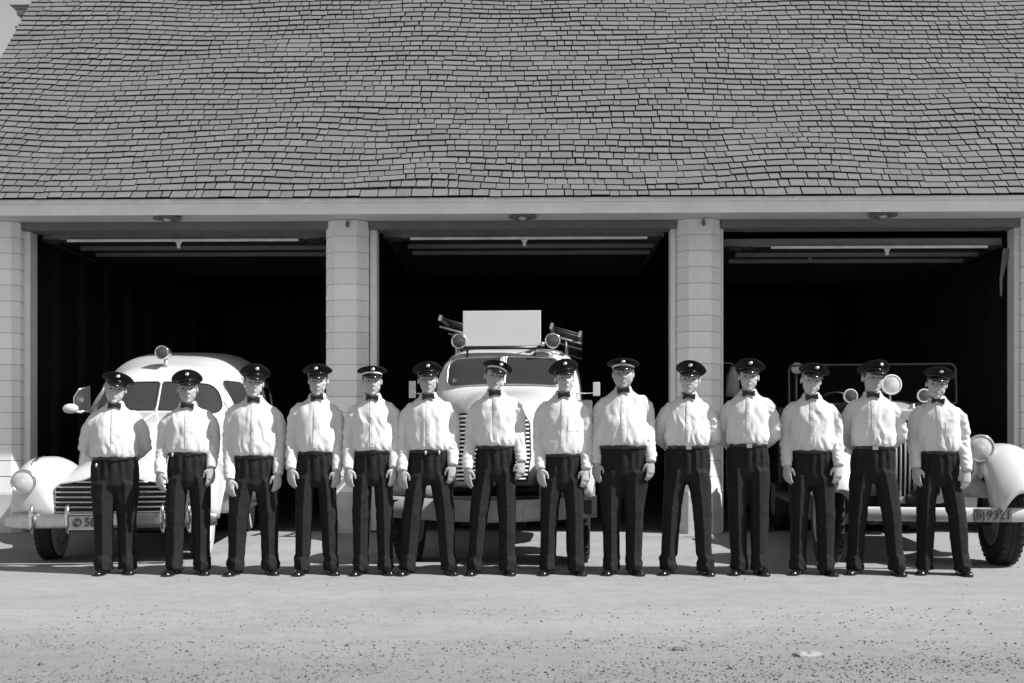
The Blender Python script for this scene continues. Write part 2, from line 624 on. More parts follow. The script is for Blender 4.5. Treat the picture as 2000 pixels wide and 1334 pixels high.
    for a, b_, xl in prof:
        e = 7.005 + xl
        cn.b2((xl, 1.95 + e, zz(b_)), (-6.4, 4.0, zz(a)))
    cn.build("cornice", mat("weathered_cornice", 0.30, 0.8, var=0.2, vscale=6), rf, bevel=0.012)
roof()

def eaves():
    mb = MB()
    mb.b2((RAKE + 0.02, -0.80, 3.765), (9, -0.775, 3.915))
    mb.b2((RAKE + 0.02, -0.825, 3.895), (9, -0.803, 3.945))   # crown strip below the shingles
    mb.build("fascia", M["fascia"], station, bevel=0.004)
    mb = MB()
    mb.b2((RAKE + 0.03, -0.772, SOF), (9, 0.24, SOF + 0.02))
    mb.build("soffit", M["soffit"], station)
eaves()

# ---- piers between the bays: chamfered, with siding courses and a concrete plinth
PZ, CH = 0.503, 0.198
M["joint"] = mat("siding_joint", 0.30, 0.9)
def pier(xl, xr, cl, cr, back=0.44):
    """front face from xl to xr, chamfer depth cl/cr"""
    def plan(g=0.0):
        return [(xl - cl - g, back), (xl - cl - g, cl), (xl - g * 0.5, -g), (xr + g * 0.5, -g), (xr + cr + g, cr), (xr + cr + g, back)]
    core = MB()
    pl = plan(-0.010)
    core.rings([[(x, y, PZ) for x, y in pl], [(x, y, SOF) for x, y in pl]])
    p = core.build("pier", M["joint"], station)
    n = int(math.ceil((SOF - PZ) / CH))
    def course(h):
        b = MB()
        q = plan(0.0)
        top = plan(-0.004)
        b.rings([[(x, y, 0.0) for x, y in q], [(x, y, h) for x, y in top]])
        return b
    full = None
    for i in range(n):
        z = PZ + i * CH
        h = min(CH - 0.006, SOF - z - 0.002)
        if h < 0.02: continue
        if abs(h - (CH - 0.006)) < 1e-6:
            if full is None:
                full = course(h).build("siding_board", M["siding"], p, bevel=0.002, seg=1)
                full.location.z = z
            else:
                o = full.copy()
                COL.objects.link(o)
                o.location.z = z
                o.rotation_euler.z = 0.0
        else:
            o = course(h).build("siding_board", M["siding"], p, bevel=0.002, seg=1)
            o.location.z = z
    b = MB()
    q = plan(0.018)
    q2 = plan(0.012)
    b.rings([[(x, y, -0.02) for x, y in q], [(x, y, PZ - 0.03) for x, y in q], [(x, y, PZ - 0.004) for x, y in q2]])
    b.build("plinth", M["plinth"], p, bevel=0.006)
pier(-6.62, -6.215, 0.0, 0.08)
pier(-2.19, -1.914, 0.13, 0.13)
pier(2.164, 2.446, 0.13, 0.13)
pier(6.31, 8.6, 0.08, 0.0)

def jambs():
    for x0, x1 in ((-6.135, -6.055), (-2.32, -2.285), (-1.775, -1.69), (1.962, 2.03), (2.58, 2.615), (6.185, 6.24)):
        mb = MB()
        mb.b2((x0, 0.16, 0.02), (x1, 0.36, 3.768))
        mb.build("door_jamb", M["trim"], station, bevel=0.006)
    for x0, x1 in ((-6.135, -2.285), (-1.775, 2.03), (2.58, 6.24)):
        mb = MB()
        mb.b2((x0, 0.10, 3.77), (x1, 0.40, SOF - 0.003))
        mb.build("door_header", M["header"], station, bevel=0.004)
jambs()

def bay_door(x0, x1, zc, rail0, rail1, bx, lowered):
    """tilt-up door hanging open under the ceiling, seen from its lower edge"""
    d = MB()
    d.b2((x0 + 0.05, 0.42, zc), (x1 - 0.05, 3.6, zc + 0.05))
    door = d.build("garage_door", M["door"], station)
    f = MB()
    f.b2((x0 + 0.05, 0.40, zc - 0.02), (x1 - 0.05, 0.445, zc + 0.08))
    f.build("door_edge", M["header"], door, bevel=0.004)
    r = MB()
    r.b2((rail0, 0.365, zc - 0.050), (rail1, 0.398, zc - 0.018))
    r.build("bottom_rail", M["rail"], door, bevel=0.006)
    for k, yy in enumerate((0.95, 1.45)):
        q = MB()
        q.b2((x0 + 0.30, yy, zc - 0.050), (x1 - 0.10, yy + 0.06, zc - 0.003))
        q.build("door_rib", M["header"], door)
    h = MB()
    c = bx
    h.rings([[(c - 0.045, 0.372, zc - 0.052), (c + 0.045, 0.372, zc - 0.052), (c + 0.045, 0.392, zc - 0.052), (c - 0.045, 0.392, zc - 0.052)],
             [(c - 0.022, 0.372, zc - 0.09), (c + 0.022, 0.372, zc - 0.09), (c + 0.022, 0.392, zc - 0.09), (c - 0.022, 0.392, zc - 0.09)],
             [(c - 0.018, 0.372, zc - 0.135), (c + 0.018, 0.372, zc - 0.135), (c + 0.018, 0.392, zc - 0.135), (c - 0.018, 0.392, zc - 0.135)]])
    h.build("door_handle", M["rail"], door, bevel=0.004)
    for sx, xx in ((1, x0 + 0.10), (-1, x1 - 0.10)):
        a = MB()
        a.b2((xx - 0.02, 0.3, zc - 0.05), (xx + 0.02, 3.6, zc - 0.02))
        a.box((xx + sx * 0.10, 0.42, zc - 0.04), (0.16, 0.06, 0.05))
        a.ball((xx + sx * 0.28, 0.42, zc - 0.03), (0.09, 0.03, 0.025), 8, 5)
        a.build("door_track", M["studs"], door)
    return door
bay_door(-6.055, -2.32, 3.725, -5.68, -2.72, -4.25, False)
bay_door(-1.69, 1.962, 3.735, -1.30, 1.70, 0.15, False)
d3 = bay_door(2.615, 6.185, 3.605, 3.25, 5.95, 4.70, True)
h = MB()
h.box((3.92, 1.1, 3.55), (0.05, 0.03, 0.10))
h.build("door_handle", M["header"], d3, bevel=0.004)
h = MB()
h.tube([(6.15, 0.30, 3.53), (6.10, 0.34, 3.15), (6.11, 0.36, 2.95)], [(0.045, 0.014), (0.02, 0.012), (0.012, 0.01)], 8)
h.build("swing_arm", M["header"], d3)

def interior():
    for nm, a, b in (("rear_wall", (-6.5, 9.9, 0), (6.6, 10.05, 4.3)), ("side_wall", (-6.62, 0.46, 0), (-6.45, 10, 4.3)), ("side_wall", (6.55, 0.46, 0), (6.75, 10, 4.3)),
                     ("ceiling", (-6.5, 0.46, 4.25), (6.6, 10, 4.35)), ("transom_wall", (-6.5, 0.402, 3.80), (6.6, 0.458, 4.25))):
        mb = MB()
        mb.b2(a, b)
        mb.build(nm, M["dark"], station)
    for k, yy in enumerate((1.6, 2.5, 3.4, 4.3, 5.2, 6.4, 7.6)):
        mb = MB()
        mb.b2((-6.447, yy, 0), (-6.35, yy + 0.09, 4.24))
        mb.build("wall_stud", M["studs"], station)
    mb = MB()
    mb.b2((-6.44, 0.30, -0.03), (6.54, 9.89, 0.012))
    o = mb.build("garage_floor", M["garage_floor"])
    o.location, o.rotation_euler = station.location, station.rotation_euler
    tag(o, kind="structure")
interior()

def soffit_lamp(px):
    x = px2x(px, 12.9)
    mb = MB()
    mb.lathe([(0.02, 0.0), (0.05, -0.008), (0.06, -0.02), (0.17, -0.035), (0.172, -0.042), (0.165, -0.046), (0.05, -0.035), (0.045, -0.03)], axis='z', n=28)
    sh = mb.build("soffit_lamp", M["header"], station, True, loc=(x, -0.28, SOF - 0.001))
    b = MB()
    b.ball((0, 0, -0.05), (0.05, 0.05, 0.03), 14, 8)
    b.build("bulb", M["lens"], sh, True)
for px in (322, 1022, 1722):
    soffit_lamp(px)
for px in (678, 1372):
    mb = MB()
    mb.lathe([(0.012, 0.0), (0.014, -0.02), (0.022, -0.03), (0.026, -0.05), (0.022, -0.068), (0.008, -0.08), (0.001, -0.082)], axis='z', n=14)
    mb.box((0, 0.018, -0.018), (0.03, 0.035, 0.02))
    mb.build("wall_bell", M["header"], station, True, loc=(px2x(px, 13.2), -0.032, 3.845))
# ================================================================== vehicles (front at local y=0, pointing to -y)
class Body:
    """lofted coachwork: superellipse sections along y, flat underneath"""
    def __init__(self, tab, xc=0.0):
        t = np.array(tab, float)
        self.y0, self.y1 = t[0, 0], t[-1, 0]
        self.w, self.zb, self.zt, self.n = [pchip(t[:, 0], t[:, i]) for i in (1, 2, 3, 4)]
        self.xc = xc
    def section(self, y, m=36):
        w, zb, zt, n = float(self.w(y)), float(self.zb(y)), float(self.zt(y)), float(self.n(y))
        out = []
        for j in range(m + 1):
            th = math.pi * j / m
            c, s_ = math.cos(th), math.sin(th)
            out.append((self.xc + w * math.copysign(abs(c) ** (2 / n), c), y, zb + (zt - zb) * abs(s_) ** (2 / n)))
        return out
    def mesh(self, ys, m=36):
        b = MB()
        b.rings([self.section(y, m) for y in ys])
        return b
    def side_x(self, y, z):
        w, zb, zt, n = float(self.w(y)), float(self.zb(y)), float(self.zt(y)), float(self.n(y))
        q = min(1.0, max(0.0, (z - zb) / (zt - zb)))
        return w * max(0.0, 1 - q ** n) ** (1 / n)
    def front_y(self, x, z):
        ys = np.linspace(self.y0, self.y1, 900)
        v = (np.abs((x - self.xc) / np.maximum(self.w(ys), 1e-4))) ** self.n(ys) + (np.clip((z - self.zb(ys)) / np.maximum(self.zt(ys) - self.zb(ys), 1e-4), 0, None)) ** self.n(ys)
        k = np.nonzero(v < 1)[0]
        return float(ys[k[0]]) if len(k) else self.y1
    def top_z(self, x, y):
        w, zb, zt, n = float(self.w(y)), float(self.zb(y)), float(self.zt(y)), float(self.n(y))
        q = min(1.0, abs(x - self.xc) / w)
        return zb + (zt - zb) * max(0.0, 1 - q ** n) ** (1 / n)

def rrect(u0, u1, v0, v1, r, n=5):
    """rounded outline; r one number or four (bottom-left, bottom-right, top-right, top-left)"""
    if not isinstance(r, (tuple, list)): r = (r,) * 4
    out = []
    for (cu, cv, a0, rr) in ((u0 + r[0], v0 + r[0], 180, r[0]), (u1 - r[1], v0 + r[1], 270, r[1]), (u1 - r[2], v1 - r[2], 0, r[2]), (u0 + r[3], v1 - r[3], 90, r[3])):
        for i in range(n + 1):
            a = R(a0 + 90 * i / n)
            out.append((cu + rr * math.cos(a), cv + rr * math.sin(a)))
    dense = []
    for i in range(len(out)):
        a, b_ = out[i], out[(i + 1) % len(out)]
        L = math.hypot(b_[0] - a[0], b_[1] - a[1])
        m = max(1, int(L / 0.06))
        for q in range(m):
            dense.append((a[0] + (b_[0] - a[0]) * q / m, a[1] + (b_[1] - a[1]) * q / m))
    return dense

def patch(outline, fn, levels=(1.0, 0.88, 0.72, 0.5, 0.25)):
    cu = sum(p[0] for p in outline) / len(outline)
    cv = sum(p[1] for p in outline) / len(outline)
    rings = []
    for l in levels:
        rings.append([fn(cu + (u - cu) * l, cv + (v - cv) * l) for u, v in outline])
    b = MB()
    b.rings(rings, cap0=False, cap1=False)
    c = len(b.v)
    b.v.append(tuple(fn(cu, cv)))
    n = len(outline)
    k = (len(levels) - 1) * n
    for j in range(n):
        b.f.append((k + j, k + (j + 1) % n, c))
    return b

def pane(name, outline, fn, parent, trim=0.009, trim_mat="black_rubber"):
    p = patch(outline, fn).build(name, M["glass"], parent, True)
    t = MB()
    t.tube([fn(u, v) for u, v in outline], trim, 8, closed=True)
    t.build("window_frame", M[trim_mat], p, True)
    return p

def wheel(parent, loc, r, wd, steer=0.0, hub="white_paint", wall=None, tread=True, spokes=False):
    h = wd / 2
    mb = MB()
    mb.lathe([(r * 0.60, -h * 0.80), (r * 0.66, -h * 0.92), (r * 0.80, -h), (r * 0.93, -h * 0.92), (r * 0.985, -h * 0.72), (r, -h * 0.45), (r, -h * 0.30), (r * 0.985, -h * 0.26), (r * 0.985, -h * 0.16), (r, -h * 0.12),
              (r, h * 0.12), (r * 0.985, h * 0.16), (r * 0.985, h * 0.26), (r, h * 0.30), (r, h * 0.45), (r * 0.985, h * 0.72), (r * 0.93, h * 0.92), (r * 0.80, h), (r * 0.66, h * 0.92), (r * 0.60, h * 0.80)], axis='x', n=40)
    if tread:
        for k in range(36):
            a = 2 * math.pi * k / 36
            Mx = Matrix.Rotation(a, 4, 'X')
            for s in (-1, 1):
                q = MB()
                q.box((s * h * 0.62, 0, r * 0.985), (h * 0.42, r * 0.075, r * 0.05))
                q.xf(Mx)
                mb.add(q.v, q.f)
    w = mb.build("wheel", M["black_rubber"], parent, True, sharp=40, loc=loc)
    w.rotation_euler.z = steer
    d = MB()
    for s in (-1, 1):
        d.lathe([(r * 0.605, s * h * 0.86), (r * 0.585, s * h * 0.93), (r * 0.55, s * h * 0.75), (r * 0.42, s * h * 0.45), (r * 0.30, s * h * 0.55), (r * 0.20, s * h * 0.90), (r * 0.02, s * h * 0.98)], axis='x', n=32)
    d.build("wheel_rim", M[hub], w, True, sharp=40)
    if wall:
        q = MB()
        for s in (-1, 1):
            q.lathe([(r * 0.61, s * h * 0.94), (r * 0.70, s * h * 0.985), (r * 0.80, s * h * 1.02), (r * 0.90, s * h * 0.985)], axis='x', n=40)
        q.build("tyre_sidewall", M[wall], w, True)
    return w

def lamp(name, parent, loc, r, depth, lens="lens", shell="white_paint", rim="chrome", yaw=0.0, pitch=0.0):
    """round lamp facing -y"""
    mb = MB()
    mb.lathe([(r * 0.98, 0.0), (r * 0.97, depth * 0.25), (r * 0.80, depth * 0.62), (r * 0.45, depth * 0.9), (r * 0.05, depth)], axis='y', n=28)
    o = mb.build(name, M[shell], parent, True, loc=loc)
    o.rotation_euler = (pitch, 0, yaw)
    g = MB()
    g.lathe([(r * 0.9, -0.004), (r * 0.7, -r * 0.13), (r * 0.4, -r * 0.21), (r * 0.02, -r * 0.24)], axis='y', n=28)
    g.build("lens", M[lens], o, True)
    t = MB()
    t.lathe([(r * 0.86, -0.006), (r * 0.90, -r * 0.12), (r * 0.99, -r * 0.13), (r * 1.05, -0.004), (r * 1.03, 0.02), (r * 0.97, 0.03)], axis='y', n=32)
    t.build("lamp_rim", M[rim], o, True)
    return o

M["whitewall"] = mat("dusty_tyre_side", 0.42, 0.8, var=0.15, vscale=10)
M["road_dust"] = mat("dusty_chassis", 0.03, 0.9, var=0.4, vscale=5)

# ------------------------------------------------------------------ left: white panel ambulance
def ambulance():
    Y0 = 9.78
    root = empty("ambulance", (px2x(215, Y0), Y0, 0), R(6.5))
    tag(root, "white panel ambulance with split windscreen, horizontal grille bars and a round lamp on its roof", "ambulance")
    W = M["white_paint"]
    # cab and panel body
    cab = Body([(1.62, .60, .52, 1.36, 3.0), (1.80, .76, .50, 1.425, 3.2), (1.95, .83, .47, 1.47, 3.3), (2.02, .85, .46, 1.53, 3.3), (2.16, .875, .45, 1.70, 3.3), (2.30, .89, .44, 1.86, 3.2), (2.48, .90, .44, 1.98, 3.2), (2.75, .92, .43, 2.06, 3.4), (3.1, .95, .42, 2.15, 3.8), (3.7, .97, .42, 2.24, 4.0), (4.4, .98, .42, 2.29, 4.2), (5.2, .96, .44, 2.25, 4.2), (5.42, .86, .48, 1.90, 3.6), (5.50, .5, .6, 1.7, 2.6)])
    ys = np.concatenate([np.linspace(1.62, 2.9, 34), np.linspace(3.0, 5.5, 22)])
    body = cab.mesh(ys, 44).build("body", W, root, True)
    hood = Body([(.22, .10, .62, .80, 2.2), (.26, .17, .52, .90, 2.3), (.34, .26, .48, 1.00, 2.4), (.5, .35, .48, 1.10, 2.5), (.8, .44, .5, 1.22, 2.6), (1.2, .54, .52, 1.32, 2.7), (1.6, .64, .52, 1.40, 2.8), (1.98, .74, .52, 1.46, 3.0)])
    hd = hood.mesh(np.linspace(.22, 1.98, 36), 40).build("hood", W, root, True)
    t = MB()
    t.tube([(0, y, hood.top_z(0, y) + 0.004) for y in np.linspace(.28, 1.9, 20)], 0.008, 8)
    t.build("hood_trim", W, hd, True)
    for s in (-1, 1):
        t = MB()
        t.tube([(s * (hood.side_x(y, 1.00) + 0.004), y, 1.00) for y in np.linspace(.75, 1.65, 12)], 0.009, 8)
        t.build("hood_trim", M["dull_chrome"], hd, True)
    # front apron between the fenders, carrying the grille
    ap = Body([(.20, .50, .42, .70, 3.0), (.25, .60, .40, .80, 3.0), (.4, .66, .40, .92, 2.6), (.7, .70, .42, 1.00, 2.4), (1.1, .70, .46, 1.05, 2.4)])
    apo = ap.mesh(np.linspace(.20, 1.1, 16), 30).build("front_apron", W, root, True)
    gr = MB()
    gl = [(-.52, .47), (.52, .47), (.52, .70), (.47, .745), (.30, .77), (.20, .80), (.13, .86), (.08, .93), (-.08, .93), (-.13, .86), (-.20, .80), (-.30, .77), (-.47, .745), (-.52, .70)]
    gr.rings([[(x, 0.095 + 0.20 * abs(x) ** 2, z) for x, z in gl], [(x, 0.32, z) for x, z in gl]])
    grille = gr.build("grille", M["black_metal"], root)
    def half(z):
        return float(np.interp(z, [.47, .70, .745, .77, .80, .86, .93], [.52, .52, .47, .30, .20, .13, .08]))
    for k in range(10):
        z = 0.482 + 0.0462 * k
        hw = half(z + 0.01) + 0.012
        b = MB()
        b.tube([(x, 0.078 + 0.20 * abs(x) ** 2, z) for x in np.linspace(-hw, hw, 13)], (0.010, 0.012), 6, ref=(0, 0, 1))
        b.build("grille_bar", M["dull_chrome"], grille, True)
    b = MB()
    b.tube([(x, 0.088 + 0.20 * abs(x) ** 2, z) for x, z in gl], 0.011, 6, closed=True)
    b.build("grille_surround", W, grille, True)
    # front fenders
    for s in (-1, 1):
        yc, rw, zw = 0.66, 0.44, 0.34
        def arch(y):
            q = rw * rw - (y - yc) ** 2
            return max(0.40, zw + math.sqrt(q)) if q > 0 else 0.40
        tab = [(.06, .07, .66, .78, 2.0), (.075, .12, .58, .84, 2.1), (.11, .175, .47, .89, 2.3), (.18, .215, .42, .925, 2.5), (.32, .245, .40, .965, 2.6)]
        for y in (.45, .66, .9, 1.1):
            tab.append((y, .255, .40, {.45: .985, .66: .99, .9: .965, 1.1: .92}[y], 2.7))
        tab += [(1.35, .24, .40, .84, 2.6), (1.6, .20, .40, .72, 2.5), (1.85, .13, .42, .58, 2.4), (1.95, .06, .45, .5, 2.2)]
        fb = Body(tab, s * 0.715)
        rr = []
        for y in np.linspace(.06, 1.95, 60):
            sec = fb.section(y, 30)
            za = arch(y)
            out = []
            for (x, yy, z) in sec:
                outer = (x - s * 0.715) * s > -0.20
                out.append((x, yy, max(z, za) if outer else z))
            rr.append(out)
        f = MB()
        f.rings(rr)
        fo = f.build("fender", W, root, True)
        hl = lamp("headlight", fo, (s * 0.765, .028, .765), .108, .14, pitch=0.0)
        pl = MB()
        pl.tube([(s * 0.735, .16, fb.top_z(s * .735, .16) - 0.01), (s * 0.735, .30, fb.top_z(s * .735, .30) + 0.006), (s * 0.735, .52, fb.top_z(s * .735, .52) + 0.004)], [0.014, 0.020, 0.006], 8)
        pl.build("marker_lamp", M["chrome"], fo, True)
        wheel(root, (s * 0.70, yc, zw), zw, .165, hub="white_paint", wall="whitewall")
        wheel(root, (s * 0.72, 3.75, zw), zw, .165, hub="white_paint", wall="whitewall")
        rb = MB()
        rb.b2((s * 0.55, 1.7, .36), (s * 0.93, 3.2, .42))
        rb.build("running_board", M["road_dust"], root, bevel=0.015)
    un = MB()
    un.b2((-.55, .5, .28), (.55, 5.0, .50))
    un.b2((-.70, .60, .30), (.70, .72, .38))
    un.b2((-.70, 3.69, .30), (.70, 3.81, .38))
    un.build("chassis", M["road_dust"], root)
    # bumper
    bp = MB()
    bx = np.linspace(-.935, .935, 25)
    rr = []
    for x in bx:
        y = 0.0 + 0.10 * (abs(x) / .96) ** 3
        e = 1.0 if abs(x) < .90 else 0.75
        rr.append([(x, y - .018, .40 - .055 * e), (x, y - .030, .40 - .03 * e), (x, y - .034, .40), (x, y - .030, .40 + .045 * e), (x, y - .016, .40 + .075 * e), (x, y + .012, .40 + .075 * e), (x, y + .012, .40 - .055 * e)])
    bp.rings(rr)
    bo = bp.build("bumper", M["dull_chrome"], root, True, sharp=50)
    for x in (-.68, -.36, .47, .70):
        g = MB()
        y = -.04 + .10 * (abs(x) / .96) ** 3
        g.tube([(x, y + .02, .30), (x, y - .012, .34), (x, y - .028, .43), (x, y - .020, .53), (x, y + .02, .565)], [(.014, .010), (.020, .018), (.022, .022), (.018, .018), (.008, .008)], 10, ref=(1, 0, 0))
        g.build("bumper_guard", M["chrome"], bo, True)
    p = MB()
    p.box((-.165, -.052, .405), (.36, .006, .135))
    po = p.build("licence_plate", M["plate"], bo, bevel=0.003)
    fr = MB()
    for zz in (.338, .474):
        fr.box((-.165, -.056, zz), (.36, .010, .010))
    fr.build("plate_frame", M["dull_chrome"], po)
    text_mesh("58", .105, .002, "plate_number", M["plate_text"], po, (-.155, -.058, .405))
    e = MB()
    e.lathe([(.030, 0), (.034, -.003), (.038, 0)], axis='y', n=24)
    e.tube([(.018 * math.cos(a), -.001, .020 * math.sin(a)) for a in np.linspace(R(40), R(320), 12)], .004, 6)
    e.build("plate_emblem", M["plate_text"], po, True, loc=(-.270, -.058, .405))
    # windscreen, two panes and a sloping centre bar
    def scr(u, v): return (u, cab.front_y(u, v) - 0.014, v)
    for s in (-1, 1):
        a, b_ = (0.022, 0.70) if s > 0 else (-0.70, -0.022)
        rad = (.02, .12, .13, .03) if s > 0 else (.12, .02, .03, .13)
        o = rrect(a, b_, 1.475, 1.795, rad)
        o = [(u * (1 - 0.15 * (v - 1.475) / 0.32), v - 0.03 * (abs(u) / .7) ** 2) for u, v in o]
        pane("windscreen", o, scr, body)
    t = MB()
    t.tube([(0, cab.front_y(0, z) - 0.010, z) for z in np.linspace(1.46, 1.785, 8)], .013, 8)
    t.build("windscreen_bar", W, body, True)
    for s in (-1, 1):
        def sd(u, v, s=s): return (s * (cab.side_x(u, v) + 0.006), u, v)
        pane("side_window", rrect(2.36, 2.98, 1.45, 1.83, (.03, .05, .10, .22)), sd, body, trim_mat="dull_chrome")
        pane("side_window", rrect(3.16, 3.9, 1.45, 1.83, .07), sd, body, trim_mat="dull_chrome")
        pane("side_window", rrect(4.02, 4.7, 1.45, 1.83, .07), sd, body, trim_mat="dull_chrome")
        t = MB()
        t.tube([(s * (cab.side_x(y, 1.16) + .004), y, 1.16) for y in np.linspace(2.1, 4.8, 20)], .010, 8)
        t.build("side_trim", M["dull_chrome"], body, True)
        for y in (2.22, 3.06):
            t = MB()
            t.tube([(s * (cab.side_x(y, z) + .001), y, z) for z in np.linspace(.50, min(1.9, float(cab.zt(y)) - .20), 18)], .006, 6)
            t.build("door_seam", M["black_metal"], body, True)
        t = MB()
        x = cab.side_x(2.85, 1.22) + .01
        t.tube([(s * x, 2.86, 1.22), (s * (x + .03), 2.86, 1.22), (s * (x + .035), 2.74, 1.22)], .010, 8)
        t.build("door_handle", M["chrome"], body, True)
    # swung-out vent window and the driver's mirror on the far side
    v = MB()
    v.rings([[(-.77, 2.24, 1.47), (-.90, 2.10, 1.47), (-.90, 2.10, 1.62), (-.86, 2.14, 1.70), (-.78, 2.24, 1.74)], [(-.765, 2.246, 1.47), (-.895, 2.106, 1.47), (-.895, 2.106, 1.62), (-.855, 2.146, 1.70), (-.775, 2.246, 1.74)]])
    vo = v.build("vent_window", M["glass"], body)
    t = MB()
    t.tube([(-.905, 2.10, 1.47), (-.905, 2.10, 1.62), (-.865, 2.14, 1.705), (-.78, 2.24, 1.745)], .008, 6)
    t.tube([(-.74, 2.26, 1.465), (-.905, 2.10, 1.465)], .012, 6)
    t.build("window_frame", M["chrome"], vo, True)
    mm = MB()
    mm.ball((-.93, 2.06, 1.49), (.085, .05, .055), 14, 9)
    mm.tube([(-.84, 2.16, 1.45), (-.90, 2.08, 1.46)], .012, 6)
    mm.build("side_mirror", M["white_paint"], body, True)
    mm = MB()
    mm.ball((.99, 2.20, 1.47), (.06, .035, .05), 14, 9)
    mm.tube([(.90, 2.24, 1.42), (.97, 2.21, 1.45)], .010, 6)
    mm.build("side_mirror", M["chrome"], body, True)
    # roof lamp: black lens in a bright drum on a short stalk
    y = 2.50
    z = cab.top_z(0.0, y)
    rl = lamp("roof_lamp", body, (-.03, y - .12, z + .15), .078, .20, lens="dim_lens", shell="dull_chrome", rim="chrome", yaw=R(-12))
    st = MB()
    st.tube([(0.0, .12, -.165), (0.0, .11, -.06)], [.032, .020], 12)
    st.build("lamp_stalk", M["white_paint"], rl, True)
ambulance()

# ------------------------------------------------------------------ middle: fire truck with closed cab
def fire_truck():
    Y0 = 9.72
    root = empty("fire_truck", (-0.205, Y0, 0), R(-4.0))
    tag(root, "white fire truck with closed cab, two-pane windscreen and blank white board on its roof", "fire truck")
    W = M["white_paint"]
    cab = Body([(1.80, .64, .75, 1.66, 4.0), (1.95, .75, .70, 1.70, 5.0), (2.06, .79, .68, 1.735, 6.0), (2.10, .80, .66, 1.78, 6.6), (2.20, .81, .64, 1.94, 7.0), (2.30, .82, .62, 2.07, 7.0), (2.42, .82, .62, 2.135, 6.6), (2.62, .82, .62, 2.19, 6.2), (2.95, .82, .62, 2.215, 6.0), (3.3, .81, .62, 2.20, 6.0), (3.5, .79, .64, 2.14, 6.0), (3.58, .72, .70, 2.0, 6.0)])
    body = cab.mesh(np.concatenate([np.linspace(1.80, 2.75, 36), np.linspace(2.8, 3.58, 14)]), 48).build("cab", W, root, True)
    hood = Body([(.30, .24, .74, 1.30, 3.0), (.34, .33, .72, 1.38, 3.2), (.42, .38, .72, 1.43, 3.2), (.7, .44, .74, 1.50, 3.2), (1.2, .54, .76, 1.60, 3.2), (1.7, .66, .78, 1.67, 3.4), (2.05, .74, .8, 1.71, 3.6)])
    hd = hood.mesh(np.linspace(.30, 2.05, 34), 40).build("hood", W, root, True)
    # grille: black recess with light bars
    gl = [(-.33, .76), (.33, .76), (.36, 1.0), (.35, 1.30), (.30, 1.395), (-.30, 1.395), (-.35, 1.30), (-.36, 1.0)]
    g = MB()
    g.rings([[(x, .225 + .25 * x * x, z) for x, z in gl], [(x, .40, z) for x, z in gl]])
    gr = g.build("grille", M["black_metal"], root)
    for k in range(16):
        z = .785 + .0385 * k
        hw = float(np.interp(z, [.76, 1.0, 1.30, 1.395], [.33, .36, .35, .30])) - .005
        b = MB()
        b.tube([(x, .205 + .25 * x * x, z) for x in np.linspace(-hw, hw, 9)], (.0095, .010), 6, ref=(0, 0, 1))
        b.build("grille_bar", M["board"], gr, True)
    c = MB()
    c.tube([(0, .192, z) for z in np.linspace(.76, 1.40, 6)], (.02, .012), 8, ref=(1, 0, 0))
    c.build("grille_post", M["dull_chrome"], gr, True)
    # fenders
    for s in (-1, 1):
        yc, rw, zw = .46, .50, .44
        tab = [(-.10, .10, .80, .92, 2.2), (-.07, .18, .72, .98, 2.4), (0.0, .23, .62, 1.04, 2.6), (.15, .255, .52, 1.10, 2.6), (.4, .27, .48, 1.14, 2.6), (.7, .27, .48, 1.11, 2.6), (1.0, .255, .48, 1.00, 2.6), (1.3, .22, .48, .84, 2.5), (1.6, .16, .48, .68, 2.4), (1.75, .08, .50, .58, 2.2)]
        fb = Body(tab, s * .70)
        rr = []
        for y in np.linspace(-.10, 1.75, 54):
            q = rw * rw - (y - yc) ** 2
            za = zw + math.sqrt(q) if q > 0 else .46
            rr.append([(x, yy, max(z, za) if (x - s * .70) * s > -.22 else z) for (x, yy, z) in fb.section(y, 30)])
        f = MB()
        f.rings(rr)
        fo = f.build("fender", W, root, True)
        lamp("headlight", fo, (s * .66, -.115, .86), .095, .14)
        wheel(root, (s * .80, yc, zw), zw, .22, hub="white_paint")
        wheel(root, (s * .80, 4.3, zw), zw, .22, hub="white_paint")
    un = MB()
    un.b2((-.45, .2, .42), (.45, 6.0, .62))
    un.b2((-.8, .40, .40), (.8, .52, .50))
    un.b2((-.30, .3, .34), (.30, 1.2, .45))
    un.build("chassis", M["road_dust"], root)
    # bumper: white bar, swept down in the middle, with black panels at the ends
    rr = []
    for x in np.linspace(-.97, .97, 27):
        y = -.22 + .10 * (abs(x) / .97) ** 2
        dz = -.045 * (1 - (abs(x) / .97) ** 1.5)
        rr.append([(x, y - .02, .46 + dz), (x, y - .035, .49 + dz), (x, y - .03, .60 + dz), (x, y - .012, .65 + dz), (x, y + .02, .65 + dz), (x, y + .02, .46 + dz)])
    b = MB()
    b.rings(rr)
    bo = b.build("bumper", W, root, True, sharp=50)
    for s in (-1, 1):
        q = MB()
        q.box((s * .86, -.170, .55), (.125, .012, .125))
        q.build("bumper_panel", M["black_metal"], bo, bevel=0.004)
        q = MB()
        q.b2((s * .30 - .02, -.22, .50), (s * .30 + .02, .3, .56))
        q.build("bumper_bracket", M["black_metal"], bo)
    q = MB()
    q.tube([(-.75, -.165, .575), (-.3, -.215, .535), (.3, -.215, .535), (.75, -.165, .575)], .006, 6)
    q.build("bumper_stripe", M["grey_metal"], bo, True)
    q = MB()
    q.box((.42, -.262, .505), (.20, .006, .10))
    q.build("licence_plate", M["board"], bo, bevel=0.003)
    # windscreen
    def scr(u, v): return (u, cab.front_y(u, v) - .016, v)
